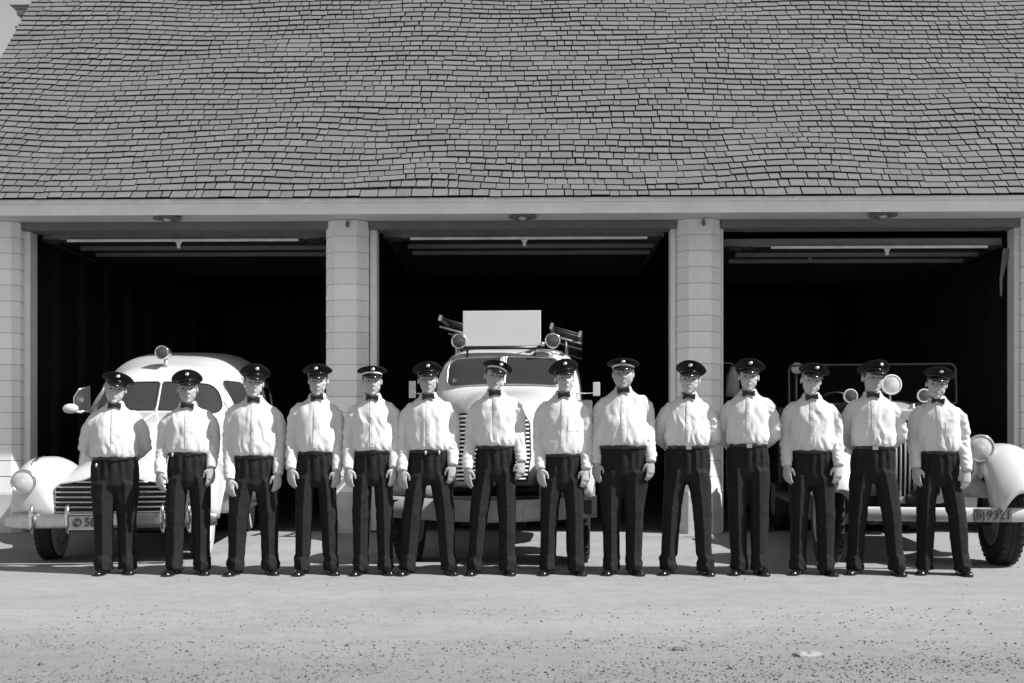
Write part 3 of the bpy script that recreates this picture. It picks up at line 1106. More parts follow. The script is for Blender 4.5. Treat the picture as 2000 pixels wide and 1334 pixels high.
    for s in (-1, 1):
        a, b_ = (-.02, .59) if s > 0 else (-.665, -.08)
        rad = (.02, .08, .11, .02) if s > 0 else (.08, .02, .02, .11)
        o = rrect(a, b_, 1.758, 2.078, rad)
        o = [(u, v - .030 * (abs(u) / .64) ** 2) for u, v in o]
        pane("windscreen", o, scr, body, trim=.010, trim_mat="dull_chrome")
    t = MB()
    t.tube([(-.05, cab.front_y(0, z) - .012, z) for z in np.linspace(1.745, 2.075, 8)], (.024, .012), 8, ref=(1, 0, 0))
    t.build("windscreen_bar", W, body, True)
    st = MB()
    st.box((0, 0, 0), (.045, .003, .05))
    z = 1.80
    st.build("windscreen_sticker", M["plate"], body, loc=(-.58, cab.front_y(-.58, z) - .022, z))
    for s in (-1, 1):
        def sd(u, v, s=s): return (s * (cab.side_x(u, v) + .006), u, v)
        pane("side_window", rrect(2.42, 3.2, 1.62, 2.02, (.03, .05, .08, .12)), sd, body)
        for y in (2.32, 3.28):
            t = MB()
            t.tube([(s * (cab.side_x(y, z) + .001), y, z) for z in np.linspace(.75, 2.06, 18)], .007, 6)
            t.build("door_seam", M["black_metal"], body, True)
        # mirrors on long arms
        mm = MB()
        xx = -1.03 if s < 0 else .985
        mm.box((xx, 2.0, 1.70), (.075, .02, .19 if s < 0 else .15))
        mo = mm.build("side_mirror", M["dull_chrome"] if s < 0 else M["white_paint"], body, bevel=0.006)
        t = MB()
        t.tube([(s * .77, 2.15, 1.66), (xx, 2.02, 1.66)], .007, 6)
        t.build("mirror_arm", M["chrome"], mo, True)
    # hose body behind the cab
    hb = MB()
    hb.b2((-.95, 3.66, .62), (.95, 6.2, 1.65))
    hb.build("hose_body", W, root, bevel=0.03)
    # roof: board, lamps, ladder rack
    yb = 2.30
    bd = MB()
    bd.box((-.07, yb, 2.395), (.875, .022, .398))
    bdo = bd.build("roof_board", M["board"], body, bevel=0.006)
    sp = MB()
    for x in (-.46, .30):
        sp.tube([(x, yb + .02, 2.05), (x, yb + .02, 2.24)], .012, 6)
        sp.tube([(x, yb + .02, 2.34), (x, yb + .34, 2.17)], .010, 6)
    sp.box((-.07, yb + .0, 2.178), (.95, .04, .03))
    sp.build("board_support", M["black_metal"], bdo, True)
    for x in (-.55, .50):
        z = 2.255
        l = lamp("spot_lamp", body, (x, yb - .02, z), .083, .13, lens="dim_lens", shell="dull_chrome")
        t = MB()
        t.tube([(0, .05, -.16), (0, .05, -.075)], .012, 8)
        t.build("lamp_stalk", M["dull_chrome"], l, True)
    t = MB()
    t.tube([(.29, yb - .06, 2.13), (.46, yb - .03, 2.14), (.55, yb - .05, 2.10)], (.015, .012), 8)
    t.ball((.385, yb - .03, 2.215), .028, 10, 7)
    t.build("roof_bell", M["dull_chrome"], body, True)
    # sloping racks that carry the two ladders
    for s, x0, z0 in ((-1, -.80, 2.475), (1, .455, 2.375)):
        for yy in (2.52, 3.3, 4.8):
            rk = MB()
            rk.tube([(x0, yy, z0 - .03), (x0 + .36, yy, z0 - .03 - .105)], (.016, .012), 6, ref=(0, 1, 0))
            rk.tube([(x0 + .19, yy, z0 - .09), (x0 + .19, yy, 2.05 if yy < 3.5 else 1.6)], .012, 6)
            rk.build("ladder_rack", M["grey_metal"], root, True)
        tilt = -math.atan2(.105, .36)
        ld = empty("ladder", tuple(root.matrix_world @ Vector((0, 0, 0))))
        ld.location = Matrix.Translation(root.location) @ Matrix.Rotation(root.rotation_euler.z, 4, 'Z') @ Vector((x0 + .18, 2.34, z0 - .032))
        ld.rotation_euler = (0, -tilt, root.rotation_euler.z)
        tag(ld, "wooden ladder on the fire truck roof rack, on the %s of the white board" % ("rear-view mirror side with the higher raised ends, left" if s < 0 else "right"), "ladder", "ladders carried on the fire truck")
        for q in (-.165, .165):
            rl = MB()
            rl.box((q, 1.9, .035), (.030, 3.8, .062))
            ro = rl.build("ladder_rail", M["wood"], ld, bevel=0.004)
            en = MB()
            en.box((q, -.006, .035), (.034, .02, .068))
            en.build("rail_end", M["dull_chrome"], ro, bevel=0.003)
        for j in range(12):
            rg = MB()
            rg.tube([(-.15, .18 + .31 * j, .045), (.15, .18 + .31 * j, .045)], .014, 8)
            rg.build("rung", M["wood"], ld, True)
        if s < 0: ld["label"] = "wooden ladder tipped up on the rack left of the white roof board"
        else: ld["label"] = "wooden ladder on the rack right of the white board, behind the round spot lamp"
fire_truck()

# ------------------------------------------------------------------ right: old open fire engine
def old_engine():
    Y0 = 9.46
    root = empty("fire_engine", (3.66, Y0, 0), R(-8.0))
    tag(root, "old open-cab fire engine with white hood and fenders, slatted upright radiator and round cowl lamps", "fire engine")
    W = M["white_paint"]
    hood = Body([(.62, .26, .62, 1.40, 4.0), (.70, .30, .62, 1.43, 4.0), (1.2, .36, .66, 1.49, 3.6), (1.85, .45, .70, 1.55, 3.4)])
    hd = hood.mesh(np.linspace(.62, 1.85, 16), 36).build("hood", W, root, True)
    for s in (-1, 1):
        t = MB()
        for k in range(14):
            y = .85 + .06 * k
            t.tube([(s * (hood.side_x(y, 1.0) + .004), y, .85), (s * (hood.side_x(y, 1.2) + .004), y + .02, 1.22)], .009, 6)
        t.build("hood_louvres", W, hd, True)
    # radiator shell and slats
    sh = MB()
    out = rrect(-.29, .29, .56, 1.415, (.06, .06, .16, .16), 6)
    inn = rrect(-.225, .225, .62, 1.33, (.05, .05, .12, .12), 6)
    def res(o, n=72):
        P = [Vector((u, v)) for u, v in o] + [Vector(o[0])]
        L = [0]
        for i in range(1, len(P)): L.append(L[-1] + (P[i] - P[i - 1]).length)
        return [tuple(P[0].lerp(P[1], 0)) if t_ == 0 else (lambda i: tuple(P[i].lerp(P[i + 1], (t_ - L[i]) / max(1e-6, L[i + 1] - L[i]))))(max(j for j in range(len(L) - 1) if L[j] <= t_)) for t_ in np.linspace(0, L[-1], n, endpoint=False)]
    out, inn = res(out), res(inn)
    sh.rings([[(u, .68, v) for u, v in out], [(u, .50, v) for u, v in out], [(u * .96, .47, v) for u, v in out], [(u, .475, v) for u, v in inn], [(u, .53, v) for u, v in inn]], False, False)
    so = sh.build("radiator_shell", W, root, True, sharp=45)
    co = MB()
    co.b2((-.235, .535, .60), (.235, .60, 1.345))
    co.build("radiator_core", M["black_metal"], so)
    for k in range(11):
        b = MB()
        x = -.20 + .04 * k
        b.tube([(x, .515, .63), (x, .505, 1.0), (x, .515, 1.32)], (.009, .012), 6, ref=(1, 0, 0))
        b.build("radiator_slat", W, so, True)
    cp = MB()
    cp.lathe([(.035, 0), (.04, .02), (.022, .03), (.025, .055), (.001, .06)], axis='z', n=16)
    cp.build("radiator_cap", M["chrome"], so, True, loc=(0, .58, 1.425))
    mo = MB()
    mo.tube([(.0, .40, .50), (.0, .44, .66), (.05, .46, .70)], .05, 8)
    mo.ball((-.05, .42, .60), (.055, .05, .05), 10, 7)
    mo.ball((.07, .43, .57), (.04, .04, .045), 10, 7)
    mo.build("siren", M["road_dust"], root, True)
    # fenders: long open wings with a skirt
    for s in (-1, 1):
        cx, yc, zw, rw = s * .775, .56, .44, .52
        rr = []
        for i in range(44):
            t_ = i / 43
            ro = .60
            hw = .245 * ((.80 + .20 * (t_ / .10) ** .5) if t_ < .10 else 1.0) * (1 - .22 * max(0, (t_ - .8) / .2))
            hw = max(hw, .05)
            ring = []
            for j in range(17):
                u = -1 + 2 * j / 16
                inn_ = 24 * max(0.0, -u * s) ** 2        # the inner side reaches down to the bumper
                a = R(160 + inn_ - (177 + inn_) * t_)     # angle round the wheel, front to back
                y = yc + ro * math.cos(a) * 1.02
                z = zw + .02 + ro * math.sin(a)
                if t_ > 0.80:
                    q = (t_ - .80) / .20
                    y = y + .42 * q * q
                    z = z + .06 * q
                nrm = Vector((0, math.cos(a), math.sin(a)))
                crown = .105 * (1 - abs(u) ** 2.2)
                drop = -.05 * max(0, abs(u) - .86) / .14
                p = Vector((cx + u * hw, y, z)) + nrm * (crown - .05 + drop)
                ring.append(tuple(p))
            rr.append(ring)
        f = MB()
        f.rings(rr, False, False, closed=False)
        fo = f.build("fender", W, root, True)
        sd = fo.modifiers.new("thick", 'SOLIDIFY')
        sd.thickness = .012
        # apron between fender and hood
        ap = MB()
        X0, X1 = s * .30, s * .60
        ap.rings([[(X0, .66, .62), (X1, .30, .62), (X1, .34, .74), (X0, .66, .86)], [(X0, 1.2, .66), (X1, 1.1, .72), (X1, 1.08, .90), (X0, 1.2, .92)], [(X0, 1.6, .62), (X1, 1.6, .60), (X1, 1.6, .68), (X0, 1.6, .76)]])
        ap.build("fender_apron", W, fo, True)
        wheel(root, (s * .775, yc, zw), zw, .21, steer=R(0), hub="grey_metal")
        wheel(root, (s * .80, 4.2, zw), zw, .24, hub="grey_metal")
        hl = lamp("headlight", root, (s * .525, .30, 1.07), .122, .20, lens="lens", shell="white_paint", rim="chrome", yaw=0)
        st = MB()
        st.tube([(-s * .10, .12, -.34), (-s * .01, .08, -.22), (0, .08, -.09)], [.022, .020, .03], 8)
        st.build("lamp_bracket", W, hl, True)
        rb = MB()
        rb.b2((s * .50, 1.55, .48), (s * .98, 3.4, .53))
        rb.build("running_board", M["road_dust"], root, bevel=.012)
        lf = MB()
        lf.tube([(s * .42, .05, .48), (s * .42, .3, .40), (s * .42, .6, .38), (s * .42, .95, .42), (s * .42, 1.1, .5)], (.03, .02), 6, ref=(1, 0, 0))
        lf.build("leaf_spring", M["road_dust"], root)
        dh = MB()
        dh.box((s * .42, .18, .48), (.06, .30, .08))
        dh.build("bumper_iron", W, root, bevel=.01)
    un = MB()
    un.b2((-.42, .65, .40), (.42, 6.0, .60))
    un.b2((-.75, .50, .36), (.75, .62, .46))
    un.build("chassis", M["road_dust"], root)
    # bumper with licence plate
    rr = []
    for x in np.linspace(-.62, .81, 23):
        y = -.02 + .05 * (abs(x - .09) / .72) ** 2
        rr.append([(x, y - .01, .428), (x, y - .03, .45), (x, y - .03, .53), (x, y - .01, .552), (x, y + .02, .552), (x, y + .02, .428)])
    b = MB()
    b.rings(rr)
    bo = b.build("bumper", W, root, True, sharp=50)
    p = MB()
    p.box((0, 0, 0), (.325, .006, .118))
    po = p.build("licence_plate", M["plate"], bo, bevel=.003, loc=(.535, -.035, .49))
    po.rotation_euler.z = R(2)
    M["plate"].node_tree.nodes["Principled BSDF"]
    text_mesh("9321", .105, .002, "plate_number", M["plate_text"], po, (.055, -.005, 0))
    e = MB()
    e.tube([(-.042, 0, -.045), (-.042, 0, .025), (-.02, 0, .046), (.02, 0, .046), (.042, 0, .025), (.042, 0, -.045)], .004, 6)
    e.tube([(-.018 * math.cos(a), 0, .030 * math.sin(a) - .004) for a in np.linspace(0, 2 * math.pi, 14, endpoint=False)], .004, 6, closed=True)
    e.tube([(0, 0, -.014), (0, 0, .012)], .003, 6)
    e.build("plate_emblem", M["plate_text"], po, True, loc=(-.115, -.005, 0))
    # cowl, windscreen frame, seat, rear body
    cowl = Body([(1.80, .46, .70, 1.52, 3.4), (2.0, .58, .66, 1.56, 3.4), (2.3, .76, .62, 1.58, 3.4), (2.5, .82, .60, 1.56, 3.4), (2.62, .83, .60, 1.50, 3.4)])
    cw = cowl.mesh(np.linspace(1.8, 2.62, 16), 36).build("cowl", M["black_metal"], root, True)
    fr = MB()
    o = rrect(-.90, .90, 1.55, 1.99, (.02, .02, .06, .06))
    fr.tube([(u, 2.56 + .10 * (v - 1.55), v) for u, v in o], .012, 8, closed=True)
    wf = fr.build("windscreen_frame", M["dark"], root, True)
    g = patch(rrect(-.885, .885, 1.565, 1.975, .05), lambda u, v: (u, 2.56 + .10 * (v - 1.55), v))
    gl = mat("clear_glass", 0.02, 0.03, spec=0.3)
    gl.node_tree.nodes["Principled BSDF"].inputs["Alpha"].default_value = 0.06
    g.build("windscreen_glass", gl, wf, True)
    for x, yy, z, r, ln in ((-.33, 1.95, 1.615, .073, "dim_lens"), (.42, 1.95, 1.615, .070, "dim_lens"), (.055, 1.78, 1.725, .102, "lens")):
        l = lamp("cowl_lamp" if r < .1 else "spotlight", cw, (x, yy, z), r, r * 1.6, lens=ln, shell="dull_chrome", rim="board", yaw=R(6))
        t = MB()
        t.tube([(0, .05, -r - .12), (0, .05, -r + .01)], .012, 8)
        t.build("lamp_stalk", M["dull_chrome"], l, True)
    sw = MB()
    sw.tube([(-.36 + .2 * math.cos(a), 2.85 - .10 * math.sin(a), 1.52 + .17 * math.sin(a)) for a in np.linspace(0, 2 * math.pi, 24, endpoint=False)], .012, 8, closed=True)
    sw.tube([(-.36, 2.85, 1.52), (-.36, 2.6, 1.30)], .015, 8)
    sw.build("steering_wheel", M["black_metal"], root, True)
    rb = MB()
    rb.b2((-.82, 2.7, .60), (.82, 3.3, .95))
    rb.b2((-.80, 3.25, .95), (.80, 3.42, 1.48))
    rb.build("seat", M["leather"], root, bevel=.03)
    rb = MB()
    rb.b2((-.92, 3.5, .60), (.92, 6.0, 1.55))
    rb.build("hose_body", M["black_metal"], root, bevel=.03)
    for x in (-.55, .55):
        l = lamp("rear_lamp", root, (x, 4.75, 2.10), .078, .14, lens="lens", shell="grey_metal", rim="grey_metal")
        t = MB()
        t.tube([(0, .06, -.58), (0, .06, -.07)], .014, 8)
        t.build("lamp_stalk", M["grey_metal"], l, True)
old_engine()

# pale coat hanging just inside the right-hand bay
def coat():
    d = 13.75
    x = px2x(1431, d)
    t = MB()
    z0, z1 = py2z(775, d), py2z(716, d)
    rr = []
    for u, hw, dp in ((0, .085, .04), (.25, .085, .045), (.55, .075, .05), (.75, .066, .045), (.88, .038, .035), (1.0, .030, .02)):
        z = z0 + (z1 - z0) * u
        rr.append([(hw * math.cos(a) + .008 * math.sin(7 * a + u * 3), dp * math.sin(a) + .006 * math.sin(5 * a), z) for a in np.linspace(0, 2 * math.pi, 18, endpoint=False)])
    t.rings(rr)
    o = t.build("coat", mat("pale_canvas", .30, .9, var=.15, vscale=8), None, True, loc=(x, d, 0))
    tag(o, "pale coat hanging in the dark bay just right of the second siding pillar", "coat")
    h = MB()
    h.tube([(0, .0, z1 - .02), (0, .0, z1 + .03), (-.04, -.03, z1 + .04), (-.225, -.20, z1 + .04)], .007, 6)
    h.build("hook", M["grey_metal"], o, True)
coat()
# ================================================================== the firemen
def hand_parts(mb, wrist, d, nrm, side, scale=1.0, curl=0.5, seed=0):
    """wrist point, d = hand direction, nrm = palm direction, side: thumb side vector"""
    d, nrm = Vector(d).normalized(), Vector(nrm)
    nrm = (nrm - d * nrm.dot(d)).normalized()
    t = Vector(side)
    t = (t - d * t.dot(d) - nrm * t.dot(nrm)).normalized()
    s = scale
    W = Vector(wrist)
    # palm: flattened tube
    mb.tube([W - d * 0.03 * s, W + d * 0.005 * s, W + d * 0.04 * s, W + d * 0.085 * s, W + d * 0.098 * s],
            [(0.026 * s, 0.020 * s), (0.029 * s, 0.019 * s), (0.040 * s, 0.019 * s), (0.042 * s, 0.016 * s), (0.036 * s, 0.012 * s)], 12, ref=t)
    mb.ball(W + d * 0.035 * s + t * 0.026 * s + nrm * 0.010 * s, (0.018 * s, 0.018 * s, 0.024 * s), 8, 6)
    lens = (0.072, 0.080, 0.075, 0.058)
    offs = (0.030, 0.010, -0.010, -0.029)
    for k in range(4):
        L = lens[k] * s
        base = W + d * (0.090 - 0.004 * abs(k - 1)) * s + t * offs[k] * s
        a = 0.25 + curl * (0.45 + 0.12 * k)
        p = [base - d * 0.015 * s, base]
        ang = 0.0
        for f, da in ((0.45, a * 0.6), (0.30, a * 0.9), (0.25, a * 0.6)):
            ang += da
            p.append(p[-1] + (d * math.cos(ang) + nrm * math.sin(ang)) * L * f)
        r = 0.0092 * s if k < 3 else 0.0080 * s
        mb.tube(p, [r, r * 1.05, r, r * 0.92, r * 0.70], 8)
    b = W + d * 0.022 * s + t * 0.030 * s
    mb.tube([b, b + (d * 0.6 + t * 0.65 + nrm * 0.35) * 0.030 * s, b + (d * 1.35 + t * 0.70 + nrm * 0.75) * 0.031 * s, b + (d * 2.2 + t * 0.62 + nrm * 1.0) * 0.030 * s],
            [0.0145 * s, 0.0125 * s, 0.0108 * s, 0.0080 * s], 8)

def head_parts(mb, T, k, rs):
    """head volumes, T maps head space (chin at about z=-0.115, crown 0.115, face to -y)"""
    def ball(c, r, n=12, m=9):
        q = MB()
        q.ball(c, r, n, m)
        q.xf(T)
        mb.add(q.v, q.f)
    def tube(p, r, n=8):
        q = MB()
        q.tube(p, r, n)
        q.xf(T)
        mb.add(q.v, q.f)
    jw = k["jaw"]
    ball((0, 0.018, 0.035), (0.074, 0.096, 0.083), 18, 14)
    ball((0, -0.022, -0.026), (0.066 * jw, 0.070, 0.074), 16, 12)
    ball((0, -0.036, -0.072), (0.052 * jw, 0.050, 0.040), 14, 10)
    ball((0, -0.070, -0.096), (0.024 * jw, 0.018, 0.019))
    for s in (-1, 1):
        ball((s * 0.040, -0.050, -0.014), (0.026, 0.024, 0.024))
        ball((s * 0.032, -0.050, -0.048), (0.030 * jw, 0.028, 0.036))
        tube([(s * 0.010, -0.083, 0.026), (s * 0.030, -0.080, 0.030), (s * 0.050, -0.066, 0.024)], 0.0105)
        # ears
        q = MB()
        q.ball((0, 0, 0), (0.0075, 0.017, 0.028), 10, 8)
        Me = T @ Matrix.Translation((s * (0.0735 + 0.003 * k["ear"]), 0.012, 0.000)) @ Matrix.Rotation(s * R(-22 - 10 * k["ear"]), 4, 'Z') @ Matrix.Rotation(R(12), 4, 'X')
        q.xf(Me)
        mb.add(q.v, q.f)
        ball((s * 0.013, -0.096, -0.027), (0.009, 0.010, 0.008), 8, 6)
    nl = k["nose"]
    tube([(0, -0.080, 0.028), (0, -0.094, 0.005), (0, -0.106 - 0.006 * nl, -0.017), (0, -0.104 - 0.006 * nl, -0.027), (0, -0.090, -0.030)], [0.0085, 0.0095, 0.0120, 0.0120, 0.008])
    tube([(-0.022, -0.080, -0.056), (0, -0.091, -0.052), (0.022, -0.080, -0.056)], [0.004, 0.0075, 0.004])
    tube([(-0.020, -0.080, -0.064), (0, -0.090, -0.066), (0.020, -0.080, -0.064)], [0.004, 0.0080, 0.004])

def cap_parts(person, Mh, k):
    """peaked uniform cap; the crown stands up at the front"""
    top = MB()
    n = 32
    def ell(rx, ry, z, tilt, cy=0.012, dz=0.0):
        return [(rx * math.cos(2 * math.pi * j / n), cy + ry * math.sin(2 * math.pi * j / n), z + dz - tilt * (ry * math.sin(2 * math.pi * j / n))) for j in range(n)]
    tl = k["cap_tilt"]
    B = 0.052
    flo = k.get("flop", 0.0)
    rings = [ell(0.0815, 0.104, B, 0.16), ell(0.0830, 0.1055, B + 0.004, 0.16), ell(0.0835, 0.106, B + 0.018, 0.24), ell(0.090, 0.112, B + 0.024, 0.30),
             ell(0.112, 0.126, B + 0.034, tl), ell(0.1235, 0.134, B + 0.042, tl * 1.12), ell(0.1250, 0.135, B + 0.048, tl * 1.15), ell(0.119, 0.129, B + 0.053, tl * 1.15), ell(0.07, 0.08, B + 0.056, tl * 1.1), ell(0.01, 0.01, B + 0.054, tl)]
    top.rings(rings)
    for i in range(len(top.v)):
        x, y, z = top.v[i]
        if z > B + 0.028:
            z -= 0.012 * abs(x / 0.13) ** 2.0 + flo * max(0, -x) * 0.5
        top.v[i] = (x, y, z)
    cap = top.xf(Mh).build("cap", M["felt"], person, True, sharp=50)
    v = MB()
    rows = []
    m = 15
    for u in (0.0, 0.35, 0.7, 1.0):
        row = []
        for j in range(m):
            a = R(-90 + (-74 + 148 * j / (m - 1)))
            ww = math.cos(R(-74 + 148 * j / (m - 1))) ** 0.6
            rx, ry = 0.0825 + 0.010 * u * ww, 0.105 + 0.066 * u * ww
            drop = (0.014 * u * ww + 0.018 * u * u * ww) - 0.016 * (1 - abs(2 * j / (m - 1) - 1)) * 0.0
            x, y = rx * math.cos(a), 0.012 + ry * math.sin(a)
            row.append((x, y, B + 0.006 + 0.16 * 0.10 - drop - 0.010 * (x / 0.08) ** 2))
        rows.append(row)
    low = [[(x, y, z - 0.0035) for x, y, z in r] for r in rows]
    pts = [p for r in rows for p in r] + [p for r in low for p in r]
    F = []
    q = len(rows) * m
    for i in range(len(rows) - 1):
        for j in range(m - 1):
            a = i * m + j
            F.append((a, a + 1, a + m + 1, a + m))
            F.append((q + a, q + a + m, q + a + m + 1, q + a + 1))
    e = (len(rows) - 1) * m
    for j in range(m - 1):
        F.append((e + j, e + j + 1, q + e + j + 1, q + e + j))
        F.append((j, q + j, q + j + 1, j + 1))
    for i in range(len(rows) - 1):
        F.append((i * m, (i + 1) * m, q + (i + 1) * m, q + i * m))
        F.append((i * m + m - 1, q + i * m + m - 1, q + (i + 1) * m + m - 1, (i + 1) * m + m - 1))
    v.add(pts, F)
    v.xf(Mh).build("visor", M["patent"], cap, True, sharp=60)
    b = MB()
    zb = B + 0.026
    b.lathe([(0.001, -0.007), (0.010, -0.006), (0.0155, -0.002), (0.017, 0.003), (0.001, 0.004)], axis='y', n=14)
    Mb = Mh @ Matrix.Translation((0, -0.117 , zb + 0.012 + 0.09 * tl)) @ Matrix.Rotation(R(-28), 4, 'X')
    b.xf(Mb).build("badge", M["badge"], cap, True)
    s = MB()
    arc = []
    for j in range(15):
        a = R(-90 - 78 + 156 * j / 14)
        arc.append((0.0865 * math.cos(a), 0.012 + 0.1095 * math.sin(a), B + 0.012 - 0.16 * 0.105 * math.sin(a) - 0.004 * (math.cos(a) / 0.9) ** 2))
    s.tube(arc, (0.0075 if k["strap"] else 0.005, 0.0025) if k["strap"] else (0.005, 0.002), 8, ref=(0, 0, 1))
    s.xf(Mh).build("cap_strap", M["strap"] if k["strap"] else M["patent"], cap, True)
    return cap

SHIRT_Z = {}
def man(i, k):
    rs = np.random.default_rng(100 + i)
    d = 9.18 + k.get("dy", 0.0)
    sc = FPX / d
    cx = (k["px"] - 1000) / sc
    turn = math.atan2(-cx, d)          # each man faces the photographer
    body_turn = 0.75 * turn
    def lx(px): return (px - k["px"]) / sc
    def lz(py): return CAM_H + (HOR - py) / sc
    zc = lz(k["cap"])
    chin = zc - (0.213 + 0.155 * k["cap_tilt"])
    zs = chin - k.get("neck", 0.090)           # shoulder joints
    zb = lz(k["belt"])
    w = k["w"]
    fat = k.get("fat", 0.0)
    hx = lx(k.get("hpx", k["px"]))
    # head transform
    hc = Vector((hx, -0.035, chin + 0.112))
    T = Matrix.Translation(hc) @ Matrix.Diagonal((1.07 * k.get("hw", 1.0), 1.04, 1.02, 1.0)) @ Matrix.Rotation(R(k["yaw"]) + turn - body_turn, 4, 'Z') @ Matrix.Rotation(R(k["roll"]), 4, 'Y') @ Matrix.Rotation(R(k["pitch"]), 4, 'X')
    sw = 0.166 * w
    # ---------------- body: one continuous skin
    b = MB()
    head_parts(b, T, k, rs)
    b.tube([T @ Vector((0, 0.022, -0.02)), Vector((hx * 0.7, -0.008, chin - 0.02)), Vector((hx * 0.3, 0.002, chin - 0.055)), Vector((0, 0.01, zs))], [(0.052, 0.056), (0.051, 0.054), (0.054, 0.055), (0.075, 0.065)], 14)
    def ring(z, rx, ry, cy=0.0, x0=0.0, n=16): return [(x0 + rx * math.cos(2 * math.pi * j / n), cy + ry * math.sin(2 * math.pi * j / n), z) for j in range(n)]
    b.rings([ring(zb - 0.20, 0.13, 0.09), ring(zb, 0.12, 0.085), ring(zb + 0.2, 0.135, 0.095), ring(zs - 0.08, 0.14, 0.09), ring(zs - 0.02, 0.11, 0.07), ring(zs + 0.02, 0.06, 0.05)])
    feet = [(lx(k["feet"][0]), -0.0), (lx(k["feet"][1]), 0.0)]
    hipz = zb - 0.17
    for s, (fx, fy) in zip((-1, 1), feet):
        b.tube([(s * 0.075, 0.0, hipz), (s * 0.085 * 0.5 + fx * 0.5, -0.005, hipz * 0.55), (fx, 0.012, 0.11), (fx, 0.012, 0.04)], [0.07, 0.05, 0.034, 0.03], 10)
        b.tube([(fx, 0.04, 0.03), (fx + s * 0.01, -0.03, 0.03), (fx + s * 0.03, -0.10, 0.022)], [0.02, 0.022, 0.014], 8)
    arms = []
    asym = rs.uniform(-0.014, 0.014)
    for s, h in zip((-1, 1), k["hands"]):
        sh = Vector((s * sw, 0.0, zs - 0.026 + s * asym))
        if h is None:           # hands held behind the back
            el = Vector((s * (sw + 0.070 + 0.02 * fat), 0.070, zs - 0.285))
            wr = Vector((s * 0.085, 0.200, zb - 0.06))
        else:
            hxp, hzp = lx(h[0]), lz(h[1])
            wr = Vector((s * max(abs(hxp), (0.168 + 0.03 * fat) * w + 0.022), -0.088, hzp + 0.075))
            mid = (sh + wr) / 2
            el = Vector((max(abs(mid.x), sw + 0.030) * s + s * 0.008, 0.035, mid.z + 0.01))
        arms.append((s, sh, el, wr, h))
        b.tube([sh + Vector((-s * 0.05, 0, 0)), sh, (sh + el) / 2, el, (el + wr) / 2, wr], [0.034, 0.038, 0.038, 0.036, 0.034, 0.026], 10)
        dv = (wr - el).normalized()
        if h is None:
            hand_parts(b, wr, Vector((-s * 0.8, 0.15, -0.45)), Vector((0, -1, 0)), Vector((0, -0.2, 1)), 1.0, 0.7)
        else:
            hd = Vector((-s * 0.05, -0.10, -1.0))
            ang = R(k.get("handrot", 58) + rs.uniform(-10, 10))
            nrm = Vector((-s * math.cos(ang), math.sin(ang), 0))
            side = Vector((-s * math.sin(ang), -math.cos(ang), 0))
            hand_parts(b, wr, hd, nrm, side, 1.04, 0.22 + rs.uniform(-0.12, 0.35))
    me = remesh(b, 0.0048, 4, 0.30)
    person = link_mesh("person", me, M["skin"], None, True)
    person.location = (cx, d, 0)
    person.rotation_euler.z = body_turn
    tag(person, k["label"], "man", "firemen standing in a row")
    # ---------------- eyes, brows, mouth, hair
    for s in (-1, 1):
        e = MB()
        e.ball((s * 0.030, -0.0735, 0.008), (0.0125, 0.009, 0.0048), 10, 6)
        e.xf(T).build("eye", M["eye"], person, True)
        e = MB()
        e.tube([(s * 0.014, -0.0925, 0.026), (s * 0.032, -0.0895, 0.031), (s * 0.050, -0.0745, 0.026)], [0.003, 0.0042, 0.002], 6)
        e.xf(T).build("eyebrow", M[k["hair"]], person, True)
    e = MB()
    if k.get("smile"):
        e.tube([(-0.026, -0.078, -0.056), (-0.012, -0.0915, -0.0605), (0, -0.0950, -0.0615), (0.012, -0.0915, -0.0605), (0.026, -0.078, -0.056)], [0.002, 0.0035, 0.004, 0.0035, 0.002], 6)
    else:
        e.tube([(-0.022, -0.081, -0.060), (0, -0.0945, -0.0595), (0.022, -0.081, -0.060)], [0.002, 0.0032, 0.002], 6)
    e.xf(T).build("mouth", M["lip"], person, True)
    hr = MB()
    rr = []
    for u in np.linspace(0, 1, 7):
        z = 0.085 - 0.135 * u
        fr = math.sqrt(max(0.05, 1 - ((z - 0.035) / 0.088) ** 2))
        lo = R(-30 + 14 * u) if u < 0.55 else R(-22 + 48 * (u - 0.55) * 2.2)
        rr.append([(0.0775 * fr * math.cos(a) * (1.0 - 0.18 * max(0, u - 0.6)), 0.018 + (0.0995 * fr - 0.02 * max(0, u - 0.6)) * math.sin(a), z) for a in np.linspace(lo, math.pi - lo, 17)])
    hr.rings(rr, False, False, closed=False)
    ho = hr.xf(T).build("hair", M[k["hair"]], person, True)
    so = ho.modifiers.new("thick", 'SOLIDIFY')
    so.thickness = 0.006
    cap_parts(person, T @ Matrix.Diagonal((0.96, 1.0, 1.0, 1.0)) @ Matrix.Translation((0, 0, k.get("capz", 0.0))) @ Matrix.Rotation(R(k.get("caproll", 0)), 4, 'Y') @ Matrix.Rotation(R(k.get("cappitch", 1)), 4, 'X'), k)
    # ---------------- shirt
    t = MB()
    F = 1 + 0.55 * fat
    wb = 0.160 + 0.045 * fat
    sp_ = zs - zb
    TZ = [zb - 0.014, zb + 0.004, zb + 0.035, zb + 0.085, zb + 0.44 * sp_, zb + 0.66 * sp_, zb + 0.83 * sp_, zs - 0.01, zs + 0.028, zs + 0.055, zs + 0.078, zs + 0.098]
    TX = [(wb - 0.008) * w, (wb + 0.004) * w, (wb + 0.014) * w, (wb + 0.020) * w, (0.176 + 0.025 * fat) * w, (0.180 + 0.01 * fat) * w, 0.180 * w, 0.160 * w, 0.126 * w, 0.093 * w, 0.072, 0.062]
    TY = [0.108 * F, 0.118 * F, 0.127 * F, 0.131 * F, 0.128 * F, 0.126 + 0.02 * fat, 0.119, 0.104, 0.088, 0.076, 0.066, 0.062]
    fx_, fy_ = pchip(TZ, TX), pchip(TZ, TY)
